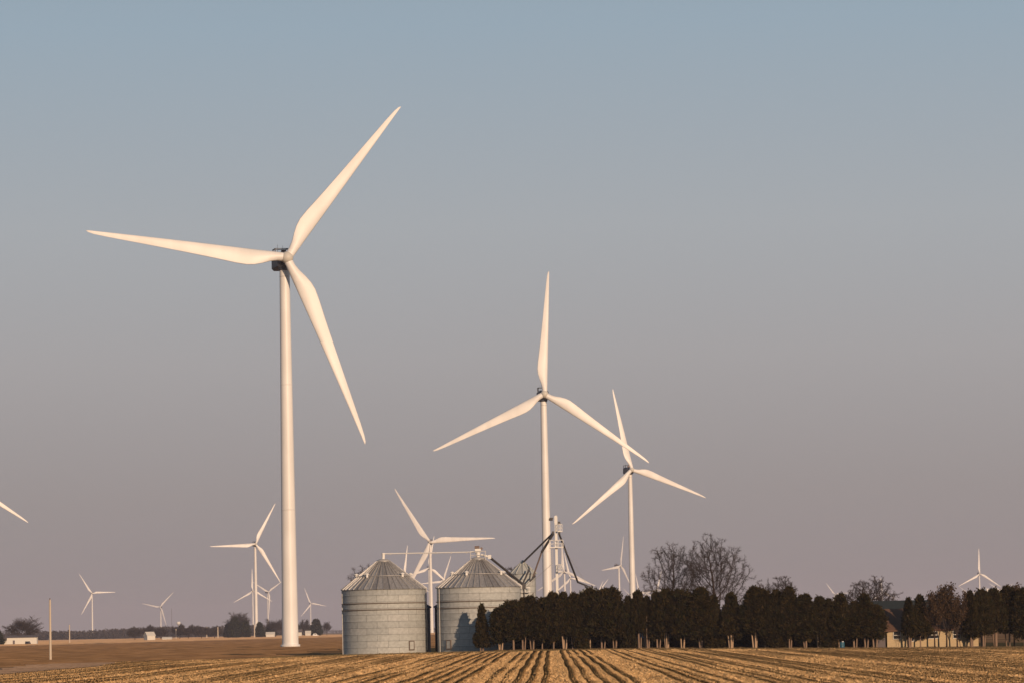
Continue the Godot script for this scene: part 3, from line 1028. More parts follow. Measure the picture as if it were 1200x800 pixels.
func build_elevator() -> void:
	var o := Vector3(5.45, 0, -520)
	var e := thing("elevator_leg", "tall white grain elevator leg with platforms and dark spouts", "grain elevator", o)
	var st := begin()
	box(st, Vector3(0, 8.6, 0), Vector3(0.34, 17.2, 0.3))
	part("leg_casing", finish(st), mats.steel_white, e)
	st = begin()
	box(st, Vector3(0, 17.45, 0), Vector3(0.42, 0.9, 0.42))
	tube(st, Vector3(0, 17.88, -0.2), Vector3(0, 17.88, 0.2), 0.21, 0.21, 14)
	part("elevator_head", finish(st), mats.steel_white, e)
	st = begin()
	tube(st, Vector3(-0.95, 17.55, 0), Vector3(-0.42, 17.55, 0), 0.15, 0.15, 10)
	box(st, Vector3(-0.62, 17.72, 0), Vector3(0.5, 0.18, 0.3))
	part("drive_motor", finish(st), mats.spout_dark, e)
	st = begin()
	box(st, Vector3(0.42, 17.1, 0.1), Vector3(0.35, 0.3, 0.3))
	box(st, Vector3(0.42, 15.7, 0.1), Vector3(0.3, 0.34, 0.3))
	box(st, Vector3(-0.42, 15.75, 0.1), Vector3(0.3, 0.4, 0.34))
	part("distributor", finish(st), mats.spout_dark, e)
	for spec in [[13.75, -0.95, 0.95, 1.1], [15.9, 0.2, 0.85, 1.0], [10.45, 0.1, 0.75, 1.0]]:
		var y: float = spec[0]
		var x0: float = spec[1]
		var x1: float = spec[2]
		st = begin()
		box(st, Vector3((x0 + x1) * 0.5, y, 0.1), Vector3(x1 - x0, 0.14, 1.3))
		var pl := part("platform", finish(st), mats.steel_white, e)
		st = begin()
		for zz in [-0.5, 0.7]:
			for yy in [0.5, 1.0]:
				box(st, Vector3((x0 + x1) * 0.5, y + yy, zz), Vector3(x1 - x0, 0.055, 0.055))
			for k in 4:
				box(st, Vector3(lerpf(x0 + 0.03, x1 - 0.03, k / 3.0), y + 0.55, zz), Vector3(0.055, 1.0, 0.055))
		part("guard_rail", finish(st), mats.steel_white, pl)
	st = begin()
	for x in [-0.5, -0.8]:
		box(st, Vector3(x, 7.0, 0.3), Vector3(0.035, 13.8, 0.035))
	for k in 44:
		box(st, Vector3(-0.65, 0.4 + k * 0.3, 0.3), Vector3(0.28, 0.025, 0.025))
	part("ladder", finish(st), mats.steel_light, e)
	var spout := func(a: Vector3, b: Vector3, r: float, m: Material) -> void:
		var s := begin()
		tube(s, a - o, b - o, r, r, 10)
		part("spout", finish(s), m, e)
	spout.call(Vector3(5.0, 15.7, -519.8), Vector3(0.95, 11.95, -524.2), 0.13, mats.spout_dark)
	spout.call(Vector3(5.05, 15.6, -519.6), Vector3(3.45, 13.2, -521.0), 0.17, mats.spout_dark)
	spout.call(Vector3(3.45, 13.2, -521.0), Vector3(2.15, 9.7, -522.6), 0.11, mats.cooler_brown)
	spout.call(Vector3(5.85, 15.6, -519.9), Vector3(8.45, 9.15, -532.0), 0.13, mats.spout_dark)
	spout.call(Vector3(8.45, 9.15, -532.0), Vector3(10.2, 8.55, -540.0), 0.12, mats.spout_dark)
	spout.call(Vector3(1.75, 11.0, -522.4), Vector3(0.62, 8.55, -520.5), 0.12, mats.spout_dark)
	spout.call(Vector3(2.55, 10.05, -521.5), Vector3(1.75, 9.25, -521.5), 0.12, mats.spout_dark)
	var s2 := begin()
	tube(s2, Vector3(-0.6, 11.6, 0), Vector3(-5.2, 7.6, -2), 0.03, 0.03, 5)
	tube(s2, Vector3(0.5, 14.5, 0), Vector3(9.5, 0.0, -8), 0.02, 0.02, 5)
	part("guy_wire", finish(s2), mats.steel_light, e)

const CEDARS := [[-4.57, -487.0, 5.96, 1.08], [-2.19, -486.2, 5.47, 1.19], [-0.57, -485.7, 6.51, 1.40], [0.72, -485.3, 6.49, 1.08], [1.79, -484.9, 6.78, 1.19], [3.18, -484.5, 6.75, 1.29], [4.47, -484.0, 7.47, 1.29], [5.85, -483.4, 7.01, 1.18], [7.02, -482.8, 7.19, 1.18], [8.08, -482.2, 6.96, 1.07], [9.14, -481.7, 7.46, 1.28], [10.62, -481.0, 7.53, 1.50], [12.09, -480.2, 7.50, 1.49], [13.87, -479.3, 6.60, 0.96], [15.13, -478.7, 7.10, 1.06], [16.07, -478.2, 6.67, 0.74], [17.42, -477.5, 7.08, 1.06], [18.46, -477.0, 7.28, 1.38], [20.32, -476.0, 7.37, 1.59], [22.59, -475.1, 7.25, 1.58], [24.24, -474.4, 6.39, 1.16], [26.19, -473.6, 6.59, 1.37], [29.06, -472.4, 7.30, 1.68], [30.48, -471.8, 7.18, 1.26], [31.80, -471.2, 7.06, 1.26], [33.22, -470.6, 7.26, 1.46], [35.15, -469.9, 6.62, 1.46], [36.78, -469.4, 6.50, 1.15], [37.90, -469.1, 5.98, 1.04], [39.32, -468.7, 6.59, 1.46], [41.05, -468.3, 5.85, 1.25], [42.36, -467.9, 6.36, 1.35], [43.38, -467.7, 5.22, 1.14]]
const EAST := [[47.50, -466.7, 6.02, 0.93], [48.90, -466.7, 6.32, 1.14], [54.95, -466.8, 6.89, 1.13], [56.5, -467.6, 6.98, 1.24], [58.3, -469.5, 7.18, 1.23], [59.9, -470.5, 7.37, 1.44], [61.6, -469.0, 7.15, 1.33], [63.2, -468.5, 7.04, 1.33], [65.3, -468.0, 7.13, 1.43]]

func build_cedars() -> void:
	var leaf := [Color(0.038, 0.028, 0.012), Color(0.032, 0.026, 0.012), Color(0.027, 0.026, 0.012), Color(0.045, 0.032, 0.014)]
	var crowns := []
	for k in 10:
		crowns.append(cedar_crown(100 + k, [0, 1, 4, 1, 3, 2, 4, 1, 2, 4][k], [1.9, 2.1, 1.7, 2.3, 1.9, 1.7, 2.1, 1.5, 2.0, 1.5][k], leaf))
	var skirts := [cedar_crown(140, 1, 0.25, leaf), cedar_crown(141, 0, 0.3, leaf)]
	var cone := cedar_crown(130, 3, 1.0, leaf)
	var trunks := []
	for k in 5:
		trunks.append(stems(200 + k, [2, 3, 1, 2, 3][k], 4.2, 0.115))
	rng.seed = 77
	for i in CEDARS.size():
		var a: Array = CEDARS[i]
		var label := "dark cedar, %s from the grain bins along the front row" % ordinal(i)
		if i == 0: label = "lone pointed cedar in front of the right grain bin"
		var t := thing("cedar_tree", label, "tree", Vector3(a[0], 0, a[1]), rng.randf() * TAU, "front row of dark cedars along the stubble")
		var s := Vector3(a[3] / 1.3 * (0.9 if i == 0 else rng.randf_range(0.97, 1.13)), a[2] / 7.0 * (1.0 if i == 0 else rng.randf_range(0.96, 1.03)), a[3] / 1.3 * (0.9 if i == 0 else 1.05))
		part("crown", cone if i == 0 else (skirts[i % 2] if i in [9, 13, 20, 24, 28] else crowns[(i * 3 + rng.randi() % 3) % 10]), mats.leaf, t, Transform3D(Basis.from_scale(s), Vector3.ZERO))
		part("trunk", trunks[rng.randi() % 5], [mats.cedar_bark, mats.cedar_bark_grey][rng.randi() % 2], t)
	for i in EAST.size():
		var a: Array = EAST[i]
		var label := "dark tree, %s of the evergreens right of the cream house" % ordinal(i - 2)  if i > 1 else "small dark evergreen %s the cream house's left window" % ["left of", "just right of"][i]
		var t := thing("cedar_tree", label, "tree", Vector3(a[0], 0, a[1]), rng.randf() * TAU, "dark evergreens beside the cream house")
		var s := Vector3(a[3] / 1.3 * 1.1, a[2] / 7.0, a[3] / 1.3 * (0.75 if i < 4 else 1.1))
		part("crown", crowns[(i * 3 + 1) % 10], mats.leaf, t, Transform3D(Basis.from_scale(s), Vector3.ZERO))
		part("trunk", trunks[rng.randi() % 5], mats.cedar_bark_grey, t)
	# a second row stands close behind and closes the gaps
	var x := 0.6
	var back := 0
	while x < 43.5:
		var z := lerpf(-492.0, -474.0, x / 43.0) - rng.randf() * 2.0
		var h := rng.randf_range(4.8, 5.9)
		if absf(x - 15.8) > 1.6:
			var t := thing("cedar_tree", "cedar half hidden in the back row, %s from the grain bins" % ordinal(back), "tree", Vector3(x, 0, z), rng.randf() * TAU, "back row of cedars")
			var s := Vector3(0.95, h / 7.0, 0.95)
			part("crown", skirts[rng.randi() % 2], mats.leaf, t, Transform3D(Basis.from_scale(s), Vector3.ZERO))
			part("trunk", trunks[rng.randi() % 5], mats.bark, t)
			back += 1
		x += rng.randf_range(1.4, 2.0)

func build_bare_trees() -> void:
	var big_l := dome_tree(305, 15.4, 4.2, 5.0, 3.0, 1500, 0.019)
	var big_r := dome_tree(311, 15.6, 5.7, 4.6, 2.6, 2400, 0.019)
	bare_tree("bare_tree", "left half of the big bare twin trees above the cedars", Vector3(22.7, 0, -562), 0.0, big_l, mats.bark, mats.twig, "leafless trees of the farmyard")
	bare_tree("bare_tree", "right, larger half of the big bare twin trees above the cedars", Vector3(28.9, 0, -559), 0.0, big_r, mats.bark, mats.twig, "leafless trees of the farmyard")
	var dome := dome_tree(322, 10.9, 3.6, 4.0, 2.6, 1400, 0.02)
	bare_tree("bare_tree", "small dome shaped bare tree right of the big twin trees", Vector3(40.3, 0, -600), 0.0, dome, mats.bark, mats.twig, "leafless trees of the farmyard")
	var round_tree := dome_tree(333, 10.5, 4.6, 3.6, 2.2, 1700, 0.02)
	bare_tree("bare_tree", "rounded bare tree left above the brown roofed house", Vector3(56.7, 0, -620), 0.0, round_tree, mats.bark, mats.twig, "leafless trees of the farmyard")
	bare_tree("bare_tree", "bare tree whose twigs show over the left grain bin's roof", Vector3(-25.3, 0, -640), 2.0, big_l, mats.bark, mats.twig, "leafless trees of the farmyard", Vector3(0.95, 0.93, 0.95))
	bare_tree("bare_tree", "bare tree whose twigs show behind the right bin's auger", Vector3(-1.3, 0, -640), 1.0, dome, mats.bark, mats.twig, "leafless trees of the farmyard", Vector3(1.0, 1.24, 1.0))
	# brown leaved trees before the cream house
	var leaf := [Color(0.062, 0.040, 0.024), Color(0.05, 0.034, 0.022), Color(0.075, 0.046, 0.026)]
	var brown_a := bare_tree_meshes(341, 7.5, 1.5, 0.22, [6, 6, 5, 4], 0.55, 1.2, 0.12, 0.010, leaf, 5200)
	var brown_b := bare_tree_meshes(342, 6.3, 1.5, 0.24, [6, 6, 5, 4], 0.65, 1.0, 0.11, 0.010, leaf, 5200)
	bare_tree("leafy_tree", "tallest brown leaved tree before the cream house, bare twigs on top", Vector3(51.9, 0, -466.4), 0.3, brown_a, mats.bark, mats.twig_brown, "brown leaved trees before the house")
	bare_tree("leafy_tree", "brown leaved tree left of the tallest one before the house", Vector3(50.5, 0, -466.6), 1.9, brown_b, mats.bark, mats.twig_brown, "brown leaved trees before the house")
	bare_tree("leafy_tree", "brown leaved tree right of the tallest one before the house", Vector3(53.2, 0, -466.5), 4.0, brown_b, mats.bark, mats.twig_brown, "brown leaved trees before the house")
	var thin := bare_tree_meshes(343, 4.4, 1.2, 0.3, [4, 4, 4], 0.6, 1.2, 0.06, 0.013)
	bare_tree("bare_shrub", "thin bare bush against the right part of the cream wall", Vector3(53.7, 0, -467.4), 0.6, thin, mats.bark, mats.twig_brown, "bare bushes at the house", Vector3(0.8, 0.7, 0.8))
	bare_tree("bare_shrub", "thin bare sapling under the cream house's left window", Vector3(46.2, 0, -467.5), 0.0, thin, mats.bark, mats.twig_brown, "bare bushes at the house", Vector3(0.35, 0.45, 0.35))
	bare_tree("bare_shrub", "bare crown top behind the evergreens at the far right", Vector3(61.2, 0, -475), 0.0, brown_a, mats.bark, mats.twig_brown, "", Vector3(0.9, 1.0, 0.9))
	bare_tree("bare_shrub", "pale bare bush in the cedar gap left of the big tree", Vector3(16.8, 0, -483), 0.0, thin, mats.cedar_bark, mats.wood_pole, "", Vector3(0.7, 1.35, 0.7))

func gable_house(t: Node3D, w: float, d: float, eave: float, ridge: float, wall: Material, roof: Material, over := 0.35) -> void:
	var st := begin()
	st.set_smooth_group(-1)
	var hw := w * 0.5
	var hd := d * 0.5
	box(st, Vector3(0, eave * 0.5 - 0.05, 0), Vector3(w, eave + 0.1, d))
	for s in [-1.0, 1.0]:
		tri(st, Vector3(hw * s, eave, hd), Vector3(hw * s, ridge - 0.06, 0), Vector3(hw * s, eave, -hd))
	part("wall", finish(st), wall, t)
	for s in [-1.0, 1.0]:
		st = begin()
		st.set_smooth_group(-1)
		var slope := (ridge - eave) / hd
		var a := Vector3(-hw - over, eave - over * slope, (hd + over) * s)
		var b := Vector3(hw + over, eave - over * slope, (hd + over) * s)
		var c := Vector3(hw + over, ridge, 0)
		var e := Vector3(-hw - over, ridge, 0)
		var th := Vector3(0, 0.14, 0)
		quad(st, a + th, e + th, c + th, b + th)
		quad(st, a, b, c, e)
		quad(st, a, a + th, b + th, b)
		quad(st, a, e, e + th, a + th)
		quad(st, b, b + th, c + th, c)
		part("roof_slope", finish(st), roof, t)

func window(t: Node3D, x: float, y: float, z: float, w: float, h: float) -> void:
	var st := begin()
	box(st, Vector3(x, y, z + 0.02), Vector3(w, h, 0.06))
	var p := part("window", finish(st), mats.window_dark, t)
	st = begin()
	box(st, Vector3(x, y, z + 0.06), Vector3(w, 0.07, 0.05))
	for s in [-1.0, 1.0]:
		box(st, Vector3(x + s * (w * 0.5 + 0.03), y, z + 0.04), Vector3(0.06, h + 0.12, 0.08))
		box(st, Vector3(x, y + s * (h * 0.5 + 0.03), z + 0.041), Vector3(w, 0.06, 0.08))
	part("window_frame", finish(st), mats.trim_white, p)

func build_houses() -> void:
	var h := thing("farmhouse", "low cream farmhouse with a broad brown roof behind the trees", "house", Vector3(50.45, 0, -472.6), 0.0)
	gable_house(h, 11.1, 9.0, 2.4, 4.85, mats.cream_wall, mats.brown_roof, 0.35)
	window(h, -4.35, 1.75, 4.5, 0.8, 0.85)
	window(h, -2.6, 1.55, 4.5, 0.55, 1.05)
	window(h, 0.0, 1.7, 4.5, 1.2, 0.8)
	window(h, 2.9, 1.7, 4.5, 0.8, 0.85)
	var st := begin()
	box(st, Vector3(0, 0.1, 4.53), Vector3(11.4, 0.26, 0.1))
	part("foundation", finish(st), mats.grey_roof, h)
	st = begin()
	box(st, Vector3(-6.2, 1.1, 3.0), Vector3(1.0, 2.2, 2.2))
	part("porch", finish(st), mats.grey_roof, h)
	st = begin()
	box(st, Vector3(1.6, 5.0, -0.8), Vector3(0.5, 0.9, 0.5))
	part("chimney", finish(st), mats.rust_steel, h)
	var b := thing("barn", "white barn with a dark green roof behind the farmhouse ridge", "barn", Vector3(61.5, 0, -605), 0.0)
	gable_house(b, 11.0, 9.0, 5.5, 6.7, mats.white_wall, mats.teal_roof, 0.3)

func build_far_left() -> void:
	var s := thing("shed", "long low white shed under a bare tree at the far left", "shed", Vector3(-217.9, 0, -1692), 0.05)
	gable_house(s, 13.0, 7.0, 3.2, 4.0, mats.white_wall, mats.grey_roof, 0.3)
	var st := begin()
	box(st, Vector3(-3.5, 1.0, 3.5), Vector3(0.9, 2.0, 0.1))
	part("door", finish(st), mats.grey_roof, s)
	car("dark car parked before the long white shed", Vector3(-214.0, 0, -1680), 1.5, mats.car_dark)
	var s2 := thing("shed", "small white shed at the left picture edge", "shed", Vector3(-228.5, 0, -1720), 0.0)
	gable_house(s2, 5.0, 5.0, 2.2, 3.4, mats.white_wall, mats.grey_roof, 0.3)
	var h := thing("farmhouse", "little white house far away before the dark woods", "house", Vector3(-215.4, 0, -2250), 0.5)
	gable_house(h, 5.0, 5.0, 3.0, 5.0, mats.white_wall, mats.white_wall, 0.3)
	var h2 := thing("farmhouse", "low pale house right of the little white house", "house", Vector3(-206.0, 0, -2260), 0.0)
	gable_house(h2, 5.5, 3.0, 1.0, 1.8, mats.white_wall, mats.white_wall, 0.2)
	var h3 := thing("farmhouse", "pale house at the largest turbine tower's left foot", "house", Vector3(-173.0, 0, -2690), 0.0)
	gable_house(h3, 6.0, 5.0, 2.0, 3.6, mats.white_wall, mats.white_wall, 0.2)
	var h4 := thing("farmhouse", "pale house right behind the largest turbine tower's foot", "house", Vector3(-164.0, 0, -2880), 0.0)
	gable_house(h4, 4.5, 5.0, 3.2, 5.2, mats.white_wall, mats.grey_roof, 0.2)
	var h5 := thing("farmhouse", "low pale house between the far bare tree and the pointed evergreen", "house", Vector3(-157.0, 0, -2880), 0.0)
	gable_house(h5, 4.0, 4.0, 2.2, 4.0, mats.white_wall, mats.white_wall, 0.2)
	car("white van beside the far pointed evergreen", Vector3(-147.3, 0, -2800), 0.2, mats.car_white, 1.3)
	# utility poles
	pole("nearest wooden pole in the brown field at far left", Vector3(-62.1, 0, -511), 8.0, 0.17)
	pole("wooden pole right of the long white shed", Vector3(-201.6, 0, -1730), 8.5, 0.3)
	pole("left one of two far poles before the woods", Vector3(-218.3, 0, -2700), 8.0, 0.42)
	pole("right one of two far poles, beside the dark tree clump", Vector3(-194.9, 0, -2500), 7.5, 0.42)
	pole("far pole in front of the middle sized turbine's foot", Vector3(-178.0, 0, -2600), 9.0, 0.42)
	pole("far thin pole left of the little white house", Vector3(-231.0, 0, -2600), 7.0, 0.4)
	# mast and water towers
	var m := thing("radio_mast", "thin grey radio mast above the far woods", "mast", Vector3(-539.6, 0, -6000))
	st = begin()
	for k in 3:
		var a := TAU * k / 3
		tube(st, Vector3(cos(a) * 0.5, 0, sin(a) * 0.5), Vector3(cos(a) * 0.25, 44, sin(a) * 0.25), 0.12, 0.1, 4)
	for k in 22:
		box(st, Vector3(0, 1 + k * 2.0, 0), Vector3(0.8, 0.14, 0.7))
	part("mast_lattice", finish(st), mats.grey_roof, m)
	water_tower("white water tower beside the radio mast over the woods", Vector3(-440.8, 0, -5000), 20.5, 2.6, 4.5, false)
	water_tower("round white water tower ball above the trees at far right", Vector3(489.2, 0, -4000), 32.0, 2.7, 2.7, true)
	# trees on the far left
	var far_a := bare_tree_meshes(401, 11.5, 8.0, 0.16, [8, 7, 6, 5], 0.8, 0.6, 0.4, 0.05)
	bare_tree("bare_tree", "wide bare tree standing over the long white shed", Vector3(-221.4, 0, -1722), 0.0, far_a, mats.bark, mats.twig, "")
	var leaf := [Color(0.045, 0.036, 0.024), Color(0.035, 0.032, 0.022), Color(0.055, 0.04, 0.03)]
	var ever := [Color(0.03, 0.034, 0.018), Color(0.024, 0.028, 0.016)]
	var clump_a := bare_tree_meshes(402, 17.0, 8.0, 0.16, [8, 7, 6, 5], 0.75, 0.6, 0.5, 0.07, leaf, 3000)
	var crown_e := cedar_crown(450, 1, 0.3, ever, 420, 10)
	var g := "far farmstead trees left of the bins"
	bare_tree("bare_tree", "tallest bare tree of the dark clump left of the middle turbine", Vector3(-196.0, 0, -2700), 0.0, clump_a, mats.bark, mats.twig, g)
	bare_tree("bare_tree", "bare tree right of the middle turbine, against the largest tower", Vector3(-171.5, 0, -2720), 1.0, clump_a, mats.bark, mats.twig, g, Vector3(0.9, 0.72, 0.9))
	bare_tree("bare_tree", "bare tree just right of the largest turbine tower", Vector3(-160.6, 0, -2900), 2.0, clump_a, mats.bark, mats.twig, g, Vector3(0.55, 0.72, 0.55))
	bare_tree("bare_tree", "thin bare tree left of the left grain bin", Vector3(-143.9, 0, -2900), 3.0, clump_a, mats.bark, mats.twig, g, Vector3(0.4, 0.6, 0.4))
	for spec in [["dark evergreen at the left side of the far tree clump", -203.5, -2700, 10.0, 3.2], ["broad evergreen in the middle of the far tree clump", -197.8, -2690, 14.0, 4.5], ["evergreen at the right side of the far tree clump", -190.5, -2690, 12.0, 4.2], ["dark evergreen between the middle turbine's foot and the largest tower", -180.5, -2690, 10.5, 3.4], ["low dark evergreen by the largest tower's left side", -175.0, -2720, 9.0, 4.2], ["narrow evergreen hard against the largest tower's right side", -166.8, -2900, 9.5, 3.4], ["pointed dark evergreen between largest turbine and left bin", -152.2, -2900, 12.5, 5.2], ["dark evergreen beside the small shed at left edge", -232.0, -1715, 7.0, 3.0]]:
		var t := thing("evergreen_tree", spec[0], "tree", Vector3(spec[1], 0, spec[2]), rng.randf() * TAU, "far evergreens on the left")
		part("crown", crown_e, mats.leaf, t, Transform3D(Basis.from_scale(Vector3(spec[4] / 1.3, spec[3] / 7.0, spec[4] / 1.3)), Vector3.ZERO))
		st = begin()
		tube(st, Vector3(0, -0.1, 0), Vector3(0, spec[3] * 0.5, 0), 0.3, 0.1, 7)
		part("trunk", finish(st), mats.bark, t)
	# brown bushes by the little house: each its own
	rng.seed = 91
	var bush := bare_tree_meshes(403, 8.5, 6.0, 0.1, [8, 7, 6, 5], 0.9, 0.5, 0.3, 0.08, leaf, 2200)
	var bx := [[-258.0, "leftmost"], [-249.0, "second"], [-239.0, "third"], [-230.0, "fourth"], [-222.0, "fifth"], [-213.0, "sixth"], [-205.5, "rightmost"]]
	for b in bx:
		bare_tree("brown_thicket", "brown bare thicket, %s from the left by the little white house" % b[1] if b[1] != "leftmost" and b[1] != "rightmost" else "%s brown bare thicket by the little white house" % b[1], Vector3(b[0], 0, -2560 - rng.randf() * 60), rng.randf() * TAU, bush, mats.bark, mats.twig, "brown thickets by the little house", Vector3(1, rng.randf_range(0.85, 1.15), 1))
	# the far woods: one mass
	wood("woodland", "long blue-grey strip of far woods on the left horizon", [Vector2(-900, -4300), Vector2(-215, -4150)], 2600, 13.5, 61)
	wood("woodland", "faint strip of far woods along the horizon behind the bins", [Vector2(-420, -8200), Vector2(1500, -9000)], 1600, 9.0, 62)

func wood(called: String, label: String, line: Array, count: int, tall: float, seed_value: int) -> void:
	var r := RandomNumberGenerator.new()
	r.seed = seed_value
	var n := FastNoiseLite.new()
	n.seed = seed_value
	n.frequency = 0.012
	var v := PackedVector3Array()
	var nrm := PackedVector3Array()
	var col := PackedColorArray()
	for k in count:
		var f := r.randf()
		var p: Vector2 = line[0].lerp(line[1], f)
		var h := tall * (0.85 + 0.35 * n.get_noise_1d(p.x)) * r.randf_range(0.8, 1.1)
		var base := Vector3(p.x, 0, p.y - r.randf() * 60.0)
		var w := r.randf_range(2.2, 3.6)
		var c := Color(0.06, 0.048, 0.04) * r.randf_range(0.6, 1.3)
		# trunk and a crown of twig sprays
		spray(v, nrm, col, base, Vector3.UP, h * 0.7, 0.03, c, r)
		for j in 26:
			var a := r.randf() * TAU
			var t := pow(r.randf(), 0.8)
			var rad := w * sqrt(maxf(0.05, 1 - pow(t * 2 - 0.9, 2) * 0.8)) * r.randf_range(0.3, 1.0)
			spray(v, nrm, col, base + Vector3(cos(a) * rad, h * (0.02 + 0.83 * t), sin(a) * rad), (rand_dir(r) + Vector3.UP * 0.6).normalized(), r.randf_range(1.0, 2.2), 0.35, c * r.randf_range(0.8, 1.2), r)
	var o := part(numbered(called), from_arrays(v, nrm, col), mats.leaf, self)
	o.set_meta("kind", "stuff")
	o.set_meta("label", label)
	o.set_meta("category", "woods")

func pole(label: String, at: Vector3, h: float, r: float) -> void:
	var t := thing("utility_pole", label, "pole", at, 0.0, "wooden poles along the fields")
	var st := begin()
	tube(st, Vector3(0, -0.1, 0), Vector3(0, h, 0), r, r * 0.72, 12)
	part("shaft", finish(st), mats.wood_pole, t)
	st = begin()
	tube(st, Vector3(0, h, 0), Vector3(0, h + 0.22, 0), r * 0.5, r * 0.3, 8)
	part("cap", finish(st), mats.grey_roof, t)

func water_tower(label: String, at: Vector3, h: float, r: float, tank_h: float, ball: bool) -> void:
	var t := thing("water_tower", label, "water tower", at)
	var st := begin()
	if ball:
		var prof := []
		for k in 13:
			var a := PI * k / 12
			prof.append(Vector2(sin(a) * r, h - cos(a) * r))
		lathe(st, prof, 24)
	else:
		lathe(st, [Vector2(0.5, h - tank_h), Vector2(r, h - tank_h + 1.0), Vector2(r, h - 0.8), Vector2(0, h)], 24)
	part("tank", finish(st), mats.steel_white, t)
	st = begin()
	lathe(st, [Vector2(1.6, 0), Vector2(0.7, 4), Vector2(0.7, h - tank_h + 0.4)], 16)
	part("stem", finish(st), mats.steel_white, t)

func car(label: String, at: Vector3, turn: float, paint: Material, k := 1.0) -> void:
	var t := thing("parked_car", label, "car", at, turn)
	var st := begin()
	var side := [Vector2(-2.1, 0.35), Vector2(-2.1, 0.85), Vector2(-1.9, 0.98), Vector2(-1.45, 1.5 * k), Vector2(0.5, 1.5 * k), Vector2(1.1, 1.0), Vector2(2.0, 0.85), Vector2(2.15, 0.6), Vector2(2.1, 0.35)]
	st.set_smooth_group(-1)
	for i in side.size():
		var p: Vector2 = side[i]
		var q: Vector2 = side[(i + 1) % side.size()]
		quad(st, Vector3(p.x, p.y, 0.85), Vector3(p.x, p.y, -0.85), Vector3(q.x, q.y, -0.85), Vector3(q.x, q.y, 0.85))
		if i > 0 and i < side.size() - 1:
			tri(st, Vector3(side[0].x, side[0].y, 0.85), Vector3(p.x, p.y, 0.85), Vector3(q.x, q.y, 0.85))
			tri(st, Vector3(side[0].x, side[0].y, -0.85), Vector3(q.x, q.y, -0.85), Vector3(p.x, p.y, -0.85))
	part("body", finish(st), paint, t)
	for s in [-0.86, 0.86]:
		st = begin()
		box(st, Vector3(-0.45, 1.22 * lerpf(1, k, 0.7), s), Vector3(1.8, 0.36 * k, 0.03))
		part("window", finish(st), mats.window_dark, t)
		for x in [-1.35, 1.35]:
			st = begin()
			tube(st, Vector3(x, 0.33, s - 0.1), Vector3(x, 0.33, s + 0.1), 0.33, 0.33, 14)
			part("wheel", finish(st), mats.rubber, t)

func scatter(called: String, label: String, mesh: Mesh, mat: Material, buf: PackedFloat32Array, count: int) -> void:
	var mm := MultiMesh.new()
	mm.transform_format = MultiMesh.TRANSFORM_3D
	mm.use_colors = true
	mm.mesh = mesh
	mm.instance_count = count
	mm.buffer = buf
	var o := MultiMeshInstance3D.new()
	o.name = numbered(called)
	o.multimesh = mm
	o.material_override = mat
	add_child(o)
	o.set_meta("kind", "stuff")
	o.set_meta("label", label)
	o.set_meta("category", "plants")

func put(buf: PackedFloat32Array, p: Vector3, turn: float, sx: float, sy: float, c: Color) -> void:
	var cs := cos(turn) * sx
	var sn := sin(turn) * sx
	buf.append_array(PackedFloat32Array([cs, 0, sn, p.x, 0, sy, 0, p.y + fall(p.x, p.z), -sn, 0, cs, p.z, c.r, c.g, c.b, 1.0]))

func low_row(row: int) -> bool:
	# wheel tracks and header gaps: pairs of rows pressed down
	var k := posmod(row, 12)
	return k == 3 or (k == 4 and posmod(row / 12, 2) == 0) or k == 9

